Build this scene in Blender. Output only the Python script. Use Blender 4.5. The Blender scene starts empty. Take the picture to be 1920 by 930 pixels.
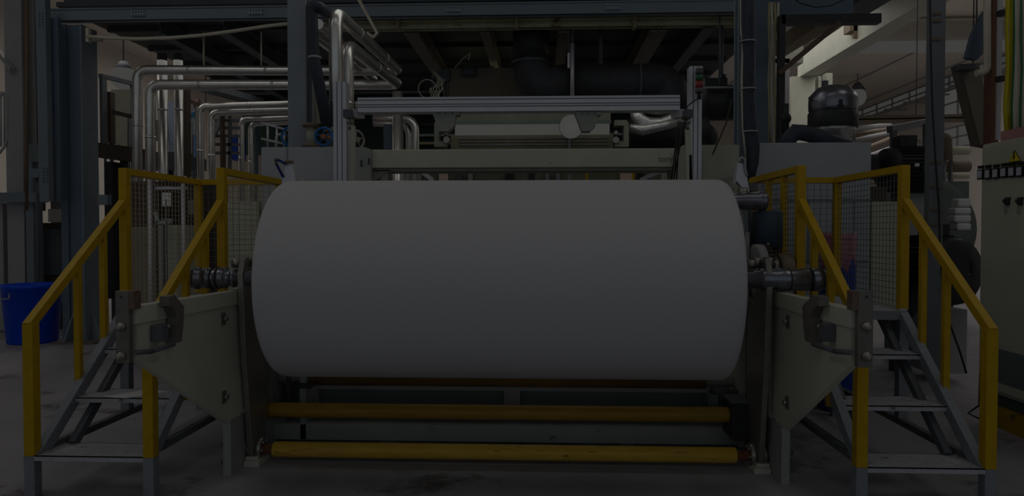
import bpy, bmesh, math, random
from math import sin, cos, pi, radians, sqrt, atan2
from mathutils import Vector, Matrix
random.seed(7)
S = bpy.context.scene
C = bpy.context.scene.collection

# ------------------------------------------------------------------ camera
F_PX, YAW, PITCH, CAM_H = 1330.0, radians(2.45), radians(1.3), 1.5
_F = Vector((-sin(YAW)*cos(PITCH), cos(YAW)*cos(PITCH), -sin(PITCH)))
_R = Vector((cos(YAW), sin(YAW), 0)); _U = _R.cross(_F)
cam_d = bpy.data.cameras.new('camera'); cam = bpy.data.objects.new('camera', cam_d); C.objects.link(cam)
cam.matrix_world = Matrix(((_R.x,_U.x,-_F.x,0),(_R.y,_U.y,-_F.y,0),(_R.z,_U.z,-_F.z,CAM_H),(0,0,0,1)))
cam_d.sensor_width = 36; cam_d.lens = 36*F_PX/1920; cam_d.clip_start = .05; cam_d.clip_end = 200
S.camera = cam
def pt(u, v, Y):
    d = _R*((u-960)/F_PX) + _U*((465-v)/F_PX) + _F
    return Vector((0,0,CAM_H)) + d*(Y/d.y)
def PX(u, Y, v=435): return pt(u, v, Y).x
def PZ(v, Y, u=1018): return pt(u, v, Y).z

# ------------------------------------------------------------------ view, world, lights
S.view_settings.view_transform = 'Standard'; S.view_settings.look = 'None'
S.view_settings.exposure = -4.42; S.view_settings.gamma = 1; S.view_settings.use_curve_mapping = False
w = bpy.data.worlds.new('world'); S.world = w; w.use_nodes = True
w.node_tree.nodes['Background'].inputs[0].default_value = (.84,.93,1,1)
w.node_tree.nodes['Background'].inputs[1].default_value = 3.0
def area(name, loc, sx, sy, power, col=(1,.98,.95), rot=(0,0,0)):
    l = bpy.data.lights.new(name, 'AREA'); l.shape = 'RECTANGLE'; l.size = sx; l.size_y = sy
    l.energy = power; l.color = col
    o = bpy.data.objects.new(name, l); C.objects.link(o); o.location = loc; o.rotation_euler = rot
    return o
area('hall_light', (-.3, 2.6, 7.6), 5, 1.6, 205)
area('hall_light', (-6.5, 4.0, 7.6), 3, 3, 480)
area('hall_light', (5.6, 4.0, 7.6), 2.5, 3, 300)
area('hall_light', (-9.5, 14, 7.6), 3, 5, 1500)
area('hall_light', (-6, 25, 7.6), 12, 5, 2800)
area('hall_light', (12, 13, 7.6), 4, 5, 1200)
area('hall_light', (10, 22, 7.2), 8, 7, 3400, (1,.98,.95))
area('mezzanine_fill', (-.5, 12.5, 4.1), 5, 2, 200, (.95,1,.92))  # fill lights added around the mezzanine, no fixtures behind them
area('mezzanine_fill', (-5, 11.5, 4.1), 3, 2, 120, (1,1,.95))
area('mezzanine_fill', (-.2, 7.2, 4.2), 4, .6, 90, (.97,1,.95))

# ------------------------------------------------------------------ materials
def lin(c): return tuple((x/255/12.92 if x/255 <= .04045 else ((x/255+.055)/1.055)**2.4) for x in c)
MATS = {}
def lift(c, k=.84):
    m = max(c); g = min(.82, m**k*1.18)/max(m,1e-5); return tuple(x*g for x in c)
RAW = ('yellow_paint','white_nonwoven_fabric')
def mat(name, col, rough=.6, metal=0, var=.12, scale=6, bump=0, dirt=None, stretch=None, coat=0):
    if name in MATS: return MATS[name]
    m = bpy.data.materials.new(name); m.use_nodes = True; nt = m.node_tree; N = nt.nodes; L = nt.links
    b = N['Principled BSDF']; c = lin(col) if name in RAW else lift(lin(col))
    b.inputs['Roughness'].default_value = rough; b.inputs['Metallic'].default_value = metal
    b.inputs['Specular IOR Level'].default_value = .22 if rough > .35 else .5
    if coat: b.inputs['Coat Weight'].default_value = coat
    tc = N.new('ShaderNodeTexCoord'); mp = N.new('ShaderNodeMapping'); L.new(tc.outputs['Object'], mp.inputs[0])
    if stretch: mp.inputs['Scale'].default_value = stretch
    no = N.new('ShaderNodeTexNoise'); no.inputs['Scale'].default_value = scale; no.inputs['Detail'].default_value = 6
    no.inputs['Roughness'].default_value = .65
    L.new(mp.outputs[0], no.inputs[0])
    r = N.new('ShaderNodeValToRGB'); r.color_ramp.elements[0].position = .3; r.color_ramp.elements[1].position = .7
    r.color_ramp.elements[0].color = tuple(x*(1-var) for x in c)+(1,); r.color_ramp.elements[1].color = tuple(min(1,x*(1+var)) for x in c)+(1,)
    L.new(no.outputs[0], r.inputs[0]); out = r.outputs[0]
    if dirt:
        n2 = N.new('ShaderNodeTexNoise'); n2.inputs['Scale'].default_value = dirt[1]; n2.inputs['Detail'].default_value = 8
        n2.inputs['Roughness'].default_value = .7; L.new(mp.outputs[0], n2.inputs[0])
        r2 = N.new('ShaderNodeValToRGB'); r2.color_ramp.elements[0].position = dirt[2]; r2.color_ramp.elements[1].position = dirt[2]+.1
        L.new(n2.outputs[0], r2.inputs[0])
        mx = N.new('ShaderNodeMix'); mx.data_type = 'RGBA'; L.new(r2.outputs[0], mx.inputs[0]); L.new(out, mx.inputs[6])
        mx.inputs[7].default_value = lin(dirt[0])+(1,); out = mx.outputs[2]
    L.new(out, b.inputs['Base Color'])
    if bump:
        bp = N.new('ShaderNodeBump'); bp.inputs['Strength'].default_value = bump; bp.inputs['Distance'].default_value = .01
        L.new(no.outputs[0], bp.inputs['Height']); L.new(bp.outputs[0], b.inputs['Normal'])
    MATS[name] = m; return m
def glow(name, col, strength=1.0):
    m = bpy.data.materials.new(name); m.use_nodes = True; N = m.node_tree.nodes; b = N['Principled BSDF']
    b.inputs['Base Color'].default_value = (.01,.01,.01,1); b.inputs['Emission Color'].default_value = (*col,1)
    b.inputs['Emission Strength'].default_value = strength; b.inputs['Specular IOR Level'].default_value = 0; return m

YEL = mat('yellow_paint', (192,154,10), .42, 0, .10, 14, .08, ((120,92,40), 22, .66))
YELP = mat('worn_yellow_paint', (182,148,58), .36, 0, .16, 5, .15, ((96,62,26), 9, .6), (1,6,6))
ORG = mat('orange_brown_paint', (104,78,40), .5, 0, .15, 5, .1)
GREY = mat('grey_paint', (112,116,122), .5, 0, .12, 12, .1, ((70,70,70), 16, .62))
DGREY = mat('dark_grey_paint', (76,78,82), .5, 0, .15, 10, .1)
TREAD = mat('checker_plate', (158,160,166), .5, .1, .18, 30, .5, ((90,92,96), 10, .58))
CREAM = mat('cream_machine_paint', (172,172,158), .5, 0, .06, 3, .06, ((128,122,104), 5, .66))
CREAMD = mat('grey_green_machine_paint', (138,140,128), .5, 0, .08, 3, .06, ((110,112,100), 5, .62))
GREEN = mat('pale_green_machine_paint', (132,136,132), .5, 0, .08, 3, .05, ((100,106,100), 5, .62))
DGREEN = mat('dark_green_panel', (92,102,100), .45, 0, .1, 3, .05)
STEEL = mat('worn_steel', (132,130,124), .38, .75, .14, 9, .12, ((90,84,74), 8, .6))
DSTEEL = mat('dark_bolted_steel', (98,94,90), .5, .35, .15, 10, .12, ((110,84,66), 8, .64))
CHROME = mat('polished_dark_steel', (106,108,116), .3, .85, .1, 5, .05, None, (8,1,1))
RUST = mat('rusty_shaft', (128,84,64), .5, .4, .25, 12, .2)
BLACK = mat('black_paint', (36,37,39), .45, 0, .2, 8, .05)
RUB = mat('black_rubber', (46,47,50), .55, 0, .2, 8, .1)
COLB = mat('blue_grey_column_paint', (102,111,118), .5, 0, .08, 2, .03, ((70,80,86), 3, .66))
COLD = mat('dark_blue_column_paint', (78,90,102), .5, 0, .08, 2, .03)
GIRD = mat('girder_paint', (104,115,124), .5, 0, .06, 2, .03)
LGREY = mat('light_grey_column_paint', (138,138,140), .55, 0, .08, 3, .04, ((110,104,96), 4, .66))
WHITE = mat('white_panel', (148,152,157), .5, 0, .05, 2, .03, ((150,150,146), 3, .68))
ALU = mat('aluminium_profile', (176,176,182), .4, .35, .05, 4, .03)
FOIL = mat('aluminium_cladding', (202,200,196), .3, .85, .12, 5, .25, None, (1,1,1))
FOILC = mat('crumpled_foil', (190,190,188), .32, .8, .2, 14, .8)
BROWN = mat('brown_steel', (104,92,78), .6, .1, .2, 5, .1, ((132,110,84), 6, .6))
DBROWN = mat('dark_brown_steel', (62,54,48), .6, .1, .2, 5, .1)
BEIGE = mat('beige_tank_paint', (112,106,94), .6, 0, .08, 2, .03)
HOSE = mat('black_hose_rubber', (44,46,54), .5, 0, .2, 18, .3)
BLUEP = mat('blue_plastic', (16,70,196), .4, 0, .05, 2, .02)
BLUEV = mat('blue_valve_paint', (38,92,150), .4, 0, .1, 5, .05)
BLUEC = mat('blue_crate', (36,60,140), .5, 0, .1, 4, .05)
LBLUE = mat('light_blue_panel', (112,140,180), .5, 0, .05, 3, 0)
CLOTH = mat('blue_wrap', (22,50,124), .5, 0, .2, 14, .6, None, (1,1,4))
PINK = mat('pink_stretch_film', (150,96,112), .3, 0, .22, 12, .6, ((206,150,160), 9, .6), (1,1,3), .4)
REDP = mat('red_board', (172,128,124), .6, 0, .08, 5, .05)
PAPER = mat('white_sheet', (205,205,205), .7, 0, .05, 5, .05)
WIRE = mat('guard_mesh_wire', (168,160,138), .5, .2, .1, 4)
CABLEW = mat('white_cable', (176,174,160), .6, 0, .08, 5)
CABLEY = mat('yellow_green_cable', (168,158,30), .5, 0, .1, 5)
CABLEG = mat('green_cable', (46,84,60), .5, 0, .1, 5)
CABLEP = mat('purple_cable', (96,50,84), .5, 0, .1, 5)
CABLEB = mat('brown_cable', (150,140,112), .6, 0, .1, 5)
PIPEW = mat('white_plastic_pipe', (178,172,156), .5, 0, .08, 5, .05)
LAMPG = mat('lens_green', (14,64,38), .3); LAMPR = mat('lens_red', (120,32,34), .3); LAMPK = mat('lens_dark', (50,50,56), .3)
EYE = mat('zinc_eyebolt', (150,150,146), .4, .6)
SIGN = mat('yellow_sign', (206,186,24), .5, 0, .03, 4); SIGNK = mat('black_ink', (22,22,20), .6, 0, .03, 4)
GAUGE = mat('meter_face', (176,178,190), .3, 0, .03, 4)
CYAN = mat('cyan_logo_ink', (30,130,170), .5, 0, .03, 4)
PLINTH = mat('dark_green_plinth', (60,74,70), .5); PLY = mat('yellow_kerb_paint', (150,118,24), .5, 0, .2, 6, .1, ((104,84,36), 8, .55))
FABRIC = mat('white_nonwoven_fabric', (198,197,199), .85, 0, .015, 1.2, .02, None, (.4,1,1))
WALLP = mat('beige_wall_cladding', (208,200,190), .8, 0, .04, .7)
GLASSL = glow('lit_window', (1,1,.98), 1.0)
TUBEL = glow('lit_glass_panel', (.95,.98,.88), 1.1)
LAMPM = glow('lamp_diffuser', (1,1,.96), 1.05)

# ------------------------------------------------------------------ mesh building
class MB:
    def __init__(s): s.bm = bmesh.new()
    def quad(s, ps):
        s.bm.faces.new([s.bm.verts.new(Vector(p)) for p in ps]); return s
    def box(s, a, b, bev=0):
        x0,x1 = sorted((a[0],b[0])); y0,y1 = sorted((a[1],b[1])); z0,z1 = sorted((a[2],b[2]))
        vs = [s.bm.verts.new((x,y,z)) for x in (x0,x1) for y in (y0,y1) for z in (z0,z1)]
        fs = [s.bm.faces.new([vs[i] for i in q]) for q in ((0,1,3,2),(4,6,7,5),(0,4,5,1),(2,3,7,6),(0,2,6,4),(1,5,7,3))]
        if bev:
            es = list({e for f in fs for e in f.edges})
            bmesh.ops.bevel(s.bm, geom=es, offset=bev, segments=2, affect='EDGES', profile=.5)
        return s
    def bar(s, a, b, wx, wz, up=(0,0,1)):      # rectangular bar from a to b
        a = Vector(a); b = Vector(b); d = (b-a).normalized(); up = Vector(up)
        if abs(d.dot(up)) > .95: up = Vector((0,1,0))
        r = d.cross(up).normalized(); u2 = r.cross(d)
        vs = [s.bm.verts.new(p + r*sx*wx/2 + u2*sz*wz/2) for p in (a,b) for sx,sz in ((-1,-1),(1,-1),(1,1),(-1,1))]
        for q in ((3,2,1,0),(4,5,6,7),(0,1,5,4),(1,2,6,5),(2,3,7,6),(3,0,4,7)): s.bm.faces.new([vs[i] for i in q])
        return s
    def rev(s, a, b, prof, n=24, cap=True):    # prof: (t metres along a->b, r)
        a = Vector(a); d = (Vector(b)-a).normalized(); up = Vector((0,0,1)) if abs(d.z) < .9 else Vector((1,0,0))
        r = d.cross(up).normalized(); u2 = r.cross(d); rings = []
        for t, rad in prof:
            rings.append([s.bm.verts.new(a + d*t + (r*cos(2*pi*i/n)+u2*sin(2*pi*i/n))*max(rad,1e-4)) for i in range(n)])
        for A, B in zip(rings, rings[1:]):
            for i in range(n):
                f = s.bm.faces.new((A[i],A[(i+1)%n],B[(i+1)%n],B[i])); f.smooth = True
        if cap: s.bm.faces.new(rings[0][::-1]); s.bm.faces.new(rings[-1])
        return s
    def cyl(s, a, b, r, r2=None, n=20):
        return s.rev(a, b, ((0,r),((Vector(b)-Vector(a)).length, r if r2 is None else r2)), n)
    def tube(s, pts, r, n=10):
        pts = [Vector(p) for p in pts]; rings = []; pr = None
        for i, p in enumerate(pts):
            d = ((pts[i+1]-p if i+1 < len(pts) else p-pts[i-1]).normalized() + (p-pts[i-1] if i else pts[1]-p).normalized()).normalized()
            if pr is None:
                up = Vector((0,0,1)) if abs(d.z) < .9 else Vector((1,0,0)); pr = d.cross(up).normalized()
            else: pr = (pr - d*pr.dot(d)).normalized()
            u2 = pr.cross(d); rr = r[i] if isinstance(r,(list,tuple)) else r
            rings.append([s.bm.verts.new(p + (pr*cos(2*pi*k/n)+u2*sin(2*pi*k/n))*rr) for k in range(n)])
        for A, B in zip(rings, rings[1:]):
            for k in range(n):
                f = s.bm.faces.new((A[k],A[(k+1)%n],B[(k+1)%n],B[k])); f.smooth = True
        s.bm.faces.new(rings[0][::-1]); s.bm.faces.new(rings[-1]); return s
    def prism(s, poly, ax, a, b):              # poly of 2-tuples in the other two axes, extruded a..b along ax
        def v(p, t): return {'x':(t,p[0],p[1]),'y':(p[0],t,p[1]),'z':(p[0],p[1],t)}[ax]
        A = [s.bm.verts.new(v(p,a)) for p in poly]; B = [s.bm.verts.new(v(p,b)) for p in poly]; n = len(poly)
        s.bm.faces.new(A); s.bm.faces.new(B[::-1])
        for i in range(n): s.bm.faces.new((A[i],B[i],B[(i+1)%n],A[(i+1)%n]))
        return s
    def torus(s, c, ax, R, r, n=28, k=8):
        c = Vector(c); ax = Vector(ax).normalized(); up = Vector((0,0,1)) if abs(ax.z) < .9 else Vector((1,0,0))
        e = ax.cross(up).normalized(); f = e.cross(ax)
        rg = []
        for i in range(n):
            d = e*cos(2*pi*i/n)+f*sin(2*pi*i/n)
            rg.append([s.bm.verts.new(c + d*(R+r*cos(2*pi*j/k)) + ax*r*sin(2*pi*j/k)) for j in range(k)])
        for i in range(n):
            for j in range(k):
                q = s.bm.faces.new((rg[i][j],rg[(i+1)%n][j],rg[(i+1)%n][(j+1)%k],rg[i][(j+1)%k])); q.smooth = True
        return s
    def ball(s, c, r, sz=1, seg=20):
        m = Matrix.Translation(Vector(c)) @ Matrix.Diagonal((r,r,r*sz,1))
        g = bmesh.ops.create_uvsphere(s.bm, u_segments=seg, v_segments=seg//2, radius=1, matrix=m)
        for v in g['verts']:
            for f in v.link_faces: f.smooth = True
        return s
    def ibeam(s, a, b, h, wd, tf=.02, tw=.014):   # I section, web vertical
        a = Vector(a); b = Vector(b)
        s.bar(a, b, tw, h); o = Vector((0,0,h/2-tf/2)); s.bar(a+o, b+o, wd, tf); s.bar(a-o, b-o, wd, tf); return s
    def build(s, name, m, parent=None, bevel=0):
        bmesh.ops.recalc_face_normals(s.bm, faces=s.bm.faces[:])
        off = Vector((0,0,0)); p = parent
        while p is not None: off += p.location; p = p.parent
        if parent is None:
            xs = [v.co for v in s.bm.verts]
            off = Vector(((min(v.x for v in xs)+max(v.x for v in xs))/2, (min(v.y for v in xs)+max(v.y for v in xs))/2, min(v.z for v in xs)))
        for v in s.bm.verts: v.co -= off
        me = bpy.data.meshes.new(name); s.bm.to_mesh(me); s.bm.free(); me.materials.append(m)
        o = bpy.data.objects.new(name, me); C.objects.link(o)
        if parent is None: o.location = off
        else: o.parent = parent
        if bevel:
            bv = o.modifiers.new('bevel','BEVEL'); bv.width = bevel; bv.segments = 2; bv.limit_method = 'ANGLE'
        return o
def tag(o, label, cat, group=None, kind=None):
    o['label'] = label; o['category'] = cat
    if group: o['group'] = group
    if kind: o['kind'] = kind
    return o
def thing(name, label, cat, loc, group=None):
    o = bpy.data.objects.new(name, None); C.objects.link(o); o.location = loc; o.empty_display_size = .1
    return tag(o, label, cat, group)
def struct(o): o['kind'] = 'structure'; return o
def arc(c, r, a0, a1, e, f, n=7):
    c = Vector(c); e = Vector(e); f = Vector(f)
    return [c + e*r*cos(a0+(a1-a0)*i/n) + f*r*sin(a0+(a1-a0)*i/n) for i in range(n+1)]
def bend(pts, rad, n=6):                        # round the inner corners of a polyline
    pts = [Vector(p) for p in pts]; out = [pts[0]]
    for i in range(1, len(pts)-1):
        p = pts[i]; a = (pts[i-1]-p); b = (pts[i+1]-p); r = min(rad, a.length*.49, b.length*.49)
        A = p + a.normalized()*r; B = p + b.normalized()*r
        for k in range(n+1):
            t = k/n; out.append(A*(1-t)**2 + p*2*t*(1-t) + B*t*t)
    out.append(pts[-1]); return out
def pbox(u0, v0, u1, v1, Y, D, m=None, bev=0):  # a box standing at depth Y, D deep, spanning that part of the view
    mb = m or MB(); A = pt(u0, v0, Y); B = pt(u1, v1, Y)
    return mb.box((A.x, Y, A.z), (B.x, Y+D, B.z), bev)

# ================================================================== THE HALL
FLOOR = mat('concrete_floor', (134,132,136), .62, 0, .14, 1.3, .12, ((106,102,102), 1.6, .57))
struct(MB().box((-15,-7,-.2),(18,43,0)).build('floor', FLOOR))
struct(MB().box((-15,-7,8.0),(18,43,8.15)).build('ceiling', WALLP))
struct(MB().box((-15.2,-7,0),(-15,43,8)).build('wall_left', WALLP))
struct(MB().box((17,-7,0),(17.2,43,8)).build('wall_right', WALLP))
struct(MB().box((-15,42,0),(17,42.2,8)).build('wall_back', WALLP))
# skylight in the roof, clerestory band of the right wall and two tall windows
struct(MB().box((-2,24.4,7.95),(16.9,26.3,7.995)).build('window_1', glow('skylight_glass', (1,.99,.95), 1.0)))
def wall_window(n, y0, y1, z0, z1, st):
    w = struct(MB().box((16.93,y0,z0),(16.995,y1,z1)).build('window_%d' % n, glow('window_glass_%d' % n, (1,.99,.96), st)))
    mb = MB(); k = max(2, int((y1-y0)/1.6))
    for i in range(k+1):
        y = y0+(y1-y0)*i/k; mb.box((16.87,y-.03,z0),(16.93,y+.03,z1))
    for z in (z0,(z0+z1)/2,z1): mb.box((16.87,y0,z-.03),(16.93,y1,z+.03))
    mb.build('window_frame', LGREY, w)
wall_window(2, 28.7, 30.8, 6.25, 7.4, 1.1)
wall_window(3, 28.7, 30.8, 4.95, 5.8, 1.0)
wall_window(4, 24, 40, 7.4, 7.97, .8)
struct(MB().box((-2,22,7.35),(17,22.35,7.85)).build('trim_1', mat('roof_beam_grey', (150,148,144), .6)))
mb = MB()
for i in range(9): mb.box((16.0, 25+i*1.8, 7.2),(16.99, 25.15+i*1.8, 7.26))
mb.box((16.0,24,7.1),(16.06,41,7.2)); struct(mb.build('trim_2', LGREY))
for i in range(6):   # roof sheet seams
    struct(MB().box((3+i*2.6,12,7.96),(3.03+i*2.6,41,7.995)).build('trim_%d' % (3+i), LGREY))

# crane girder and its columns
t = thing('crane_girder', 'long cream crane girder sloping away above the right side of the hall', 'girder', (8.5,10,6.5))
MB().box((8.3,9.5,6.55),(8.36,23.6,7.9)).box((8.28,9.5,6.5),(8.8,23.6,6.58)).box((8.28,9.5,7.85),(8.8,23.6,7.92)).build('web', CREAM, t)
MB().box((8.1,19.2,6.8),(8.3,19.6,7.3)).box((8.2,19.2,6.62),(8.3,19.3,7.3)).build('bracket', BROWN, t)
t = thing('hall_column', 'pale cream hall column carrying the far end of the crane girder', 'column', (8.1,23.4,0))
MB().box((8.0,23.3,0),(8.75,23.6,6.5)).build('shaft', CREAM, t); MB().box((8.85,23.3,0),(8.95,23.6,6.5)).box((9.1,23.3,0),(9.3,23.6,6.6)).build('rear_flange', CREAMD, t)
t = thing('hall_column', 'broad light hall column behind the black bracket post', 'column', (PX(1468,20),20,0))
pbox(1452,110,1478,420,20,.4).build('shaft', LGREY, t); pbox(1450,86,1506,118,20,.5).build('corbel', CREAMD, t)
tag(MB().bar(pt(1462,92,16),pt(1545,34,12),.28,.3).build('roof_rail', BROWN), 'brown slanting rail under the roof seen through the black bracket', 'rail')

# ------------------------------------------------------------------ mezzanine
GY = 9.3
zt, zb = PZ(3.5,GY), PZ(27,GY)
t = thing('mezzanine_girder', 'long blue-grey front girder of the steel mezzanine', 'girder', (-1.6,GY,zb))
g = MB().box((PX(85,GY,20),GY,zb),(PX(1452,GY,12),GY+.03,zt)).box((PX(85,GY,20),GY-.015,zt-.02),(PX(1452,GY,12),GY+.12,zt)).box((PX(85,GY,20),GY-.015,zb),(PX(1452,GY,12),GY+.12,zb+.012))
g.build('beam', GIRD, t)
for cu in (260, 480, 850, 1150):
    mb = MB(); c = pt(cu, 22, GY); c.z = (zt+zb)/2; mb.box((c.x-.1,GY-.012,c.z-.04),(c.x+.1,GY,c.z+.04))
    for i in range(5):
        for j in range(2): p = (c.x-.075+i*.0375, GY-.012, c.z-.025+j*.05); mb.cyl(p,(p[0],GY-.03,p[2]),.013,n=8)
    mb.build('splice_plate', mat('bolt_patch',(118,128,134),.5,.2), t)
tag(MB().box((PX(110,GY,-20),GY+.1,zt+.06),(PX(1452,GY,-20),GY+.3,PZ(-40,GY))).build('upper_girder', mat('upper_girder_paint',(60,66,72),.6)), 'dark blue upper girder just above the mezzanine front', 'girder')
LY = 9.75
t = thing('support_beam', 'rust-stained greenish beam under the mezzanine front girder', 'beam', (PX(970,LY,45),LY,PZ(51,LY)))
MB().box((PX(560,LY,45),LY,PZ(52,LY)),(PX(1382,LY,45),LY+.03,PZ(27,LY))).box((PX(560,LY,45),LY-.06,PZ(52,LY)),(PX(1382,LY,45),LY+.1,PZ(49,LY))).box((PX(560,LY,45),LY-.06,PZ(40,LY)),(PX(1382,LY,45),LY+.0,PZ(38.5,LY))).build('web', mat('stained_green_beam', (170,170,144), .55, 0, .2, 4, .1, ((126,92,58), 3, .58)), t)
for u in (745, 968, 1190): pbox(u-3,30,u+3,52,LY-.14,.14).build('hanger', CABLEB, t)
# deck underside with corrugations, receding joists
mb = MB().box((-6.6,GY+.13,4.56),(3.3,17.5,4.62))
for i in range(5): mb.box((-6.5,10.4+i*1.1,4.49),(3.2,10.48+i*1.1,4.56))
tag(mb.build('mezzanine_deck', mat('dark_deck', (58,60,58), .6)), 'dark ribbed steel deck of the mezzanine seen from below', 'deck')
JM = mat('joist_paint', (108,102,92), .55, 0, .14, 3, .1, ((120,100,76), 5, .6))
for i,(u,lab) in enumerate(((770,'broad'),(909,'narrow'),(1057,'vertical-looking'),(1236,'broad right'))):
    x = PX(u, GY+.5, 52); wd = (.2,.13,.15,.24)[i]
    lb = ('wide brown ceiling joist left of the tank, ending by the white cable coil','slim brown ceiling joist above the beige tank','brown ceiling joist right of the black vertical duct','wide brown ceiling joist above the end of the black duct')[i]
    tag(MB().ibeam((x,GY+.55,4.36),(x,15.2,4.36),.24,wd).build('ceiling_joist', JM), lb, 'joist')
for u,lb in ((300,'dark joist crossing above the silver pipes at left'),(420,'dark joist left of the tall grey column'),(1330,'dark joist beside the right hand column')):
    x = PX(u,GY+.5,52); tag(MB().ibeam((x,GY+.5,4.36),(x,15.2,4.36),.2,.16).build('ceiling_joist', DGREY), lb, 'joist')
# dark cladding behind the machine with pale girts
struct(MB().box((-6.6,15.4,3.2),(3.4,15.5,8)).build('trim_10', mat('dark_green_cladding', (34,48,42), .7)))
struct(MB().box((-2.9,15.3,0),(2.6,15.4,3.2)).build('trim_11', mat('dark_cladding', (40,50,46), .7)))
GL = ('topmost','second from top','third from top','fourth from top','fifth, just above the scanner beam','dark sixth, just under the scanner beam','seventh, level with the grey handwheel','lowest tan')
for gi,(v,c) in enumerate(((92,DGREY),(122,LGREY),(146,LGREY),(170,LGREY),(188,DGREY),(232,DBROWN),(252,LGREY),(267,CABLEB))):
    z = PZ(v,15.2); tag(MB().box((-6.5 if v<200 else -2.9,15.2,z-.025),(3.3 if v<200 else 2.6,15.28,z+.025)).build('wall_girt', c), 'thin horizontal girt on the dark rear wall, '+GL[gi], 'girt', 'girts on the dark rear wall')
# columns
def hcol(u0,u1,Y,v,label,m1,m2,zt=8,base=True,web=True):
    x0,x1 = PX(u0,Y,v),PX(u1,Y,v); t = thing('steel_column', label, 'column', ((x0+x1)/2,Y,0)); wd = x1-x0
    MB().box((x0,Y,.02),(x1,Y+.03,zt)).box((x0,Y+wd,.02),(x1,Y+wd+.03,zt)).build('flange', m1, t)
    MB().box(((x0+x1)/2-.02,Y+.03,.02),((x0+x1)/2+.02,Y+wd,zt)).build('web', m2, t)
    if base: MB().box((x0-.12,Y-.12,0),(x1+.12,Y+wd+.15,.02)).build('base_plate', DSTEEL, t)
    return t
# big column at left: recessed dark front, light side face
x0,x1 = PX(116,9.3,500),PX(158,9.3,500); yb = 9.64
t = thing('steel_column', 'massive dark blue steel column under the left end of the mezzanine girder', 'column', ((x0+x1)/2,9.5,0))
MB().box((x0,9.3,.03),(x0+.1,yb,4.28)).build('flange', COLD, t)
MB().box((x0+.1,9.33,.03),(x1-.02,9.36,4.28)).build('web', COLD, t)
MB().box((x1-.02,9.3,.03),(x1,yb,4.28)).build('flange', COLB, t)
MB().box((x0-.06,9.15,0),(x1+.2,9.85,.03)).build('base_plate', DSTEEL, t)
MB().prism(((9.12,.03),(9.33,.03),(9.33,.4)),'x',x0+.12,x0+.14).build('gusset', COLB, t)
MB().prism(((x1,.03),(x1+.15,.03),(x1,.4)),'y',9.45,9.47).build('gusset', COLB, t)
# bright high-bay lamp behind it
c = pt(232,146,15.0); t = thing('high_bay_lamp','glaring round ceiling lamp seen between the massive column and the silver pipes','lamp',tuple(c))
MB().ball(c,.27,.95).build('diffuser', LAMPM, t); MB().cyl(c+Vector((0,0,.15)),c+Vector((0,0,.35)),.2,.08).cyl(c+Vector((0,0,.35)),(c.x,c.y,8),.015,n=8).build('housing', DGREY, t)
c = pt(1608,182,30.0); t = thing('high_bay_lamp','glaring ceiling lamp just right of the shiny metal cowl','lamp',tuple(c))
MB().ball(c,.34,1.1).build('diffuser', LAMPM, t); MB().cyl(c+Vector((0,0,.28)),c+Vector((0,0,.6)),.3,.1).cyl(c+Vector((0,0,.6)),(c.x,c.y,8),.02,n=8).build('housing', DGREY, t)
hcol(540,574,7.0,200,'tall blue-grey steel column left of the black hose and valves',mat('front_column_paint',(112,118,124),.5,0,.08,3,.03),COLB)
hcol(1384,1410,6.42,200,'tall grey column on the right carrying thick black cables',COLB,COLD)
hcol(1412,1443,9.2,200,'dark blue column right of the black cables',COLD,COLD,4.6)
hcol(10,42,10.3,200,'light grey column at the far left edge with a diagonal brace',LGREY,LGREY,8)
t = thing('hanging_post', 'blue-grey bolted post hanging beside the massive left column', 'post', (PX(84,9.0,200),9.0,PZ(378,9.0)))
A,B = pt(70,-10,9.0), pt(79,378,9.0); A2,B2 = pt(90,-10,9.0), pt(97,378,9.0)
MB().bar((A+A2)/2,(B+B2)/2,.13,.1,(0,1,0)).build('post', COLB, t)
MB().bar(pt(102,35,9.12),pt(107,378,9.12),.14,.06,(0,1,0)).build('side_plate', COLD, t)
for j,(u,v) in enumerate(((76,24),(84,315))):
    for i in range(5):
        for k in range(2): p = pt(u+k*6,v+i*6,8.97); MB().cyl(p,p+Vector((0,-.04,0)),.012,n=8).build('bolt', GIRD, t)
tag(MB().cyl(pt(50,-15,8.6),pt(50,395,8.6),.018).build('rust_pipe', mat('rust_brown_pipe',(92,74,58),.6)), 'thin rust-brown vertical pipe beside the far left column', 'pipe')
tag(MB().cyl(pt(109,52,9.6),pt(115,350,9.6),.025).build('white_pole', LGREY), 'slim pale pole between hanging post and massive left column', 'pole')
tag(MB().bar(pt(-30,60,10.6),pt(22,130,10.2),.06,.06).build('diagonal_brace', LGREY), 'pale diagonal brace meeting the far left column', 'brace')
tag(pbox(-20,361,80,379,10.1,.12).build('cross_beam', COLB), 'short blue-grey cross beam at the far left edge', 'beam')
tag(pbox(183,365,201,384,9.35,.1).build('cross_beam', COLB), 'stub of grey beam right of the massive left column', 'beam')
tag(pbox(-20,380,9,645,10.3,.3).build('concrete_post', LGREY), 'light post under the cross beam at the very left edge', 'post')
tag(pbox(47,300,66,645,10.2,.2).build('grey_post', COLB), 'blue-grey post right of the light post behind the blue bin', 'post')
t = thing('dark_cabinet','dark cabinet between the post and the massive left column','cabinet',(PX(95,10.6),10.6,0))
pbox(69,418,119,645,10.6,.6).build('body', DBROWN, t); pbox(74,430,114,515,10.57,.03).build('door', DGREY, t); pbox(74,530,114,620,10.57,.03).build('door', DGREY, t)
tag(MB().prism(((PX(52,10),PZ(330,10)),(PX(72,10),PZ(330,10)),(PX(76,10),PZ(312,10)),(PX(52,10),PZ(312,10))),'y',10,10.1).build('bracket_plate', COLB), 'grey bracket plate behind the hanging post','bracket')
tag(pbox(52,270,80,303,10.1,.2).build('junction_box', DGREEN), 'dark green panel between the pipe and hanging post','panel')
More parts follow.
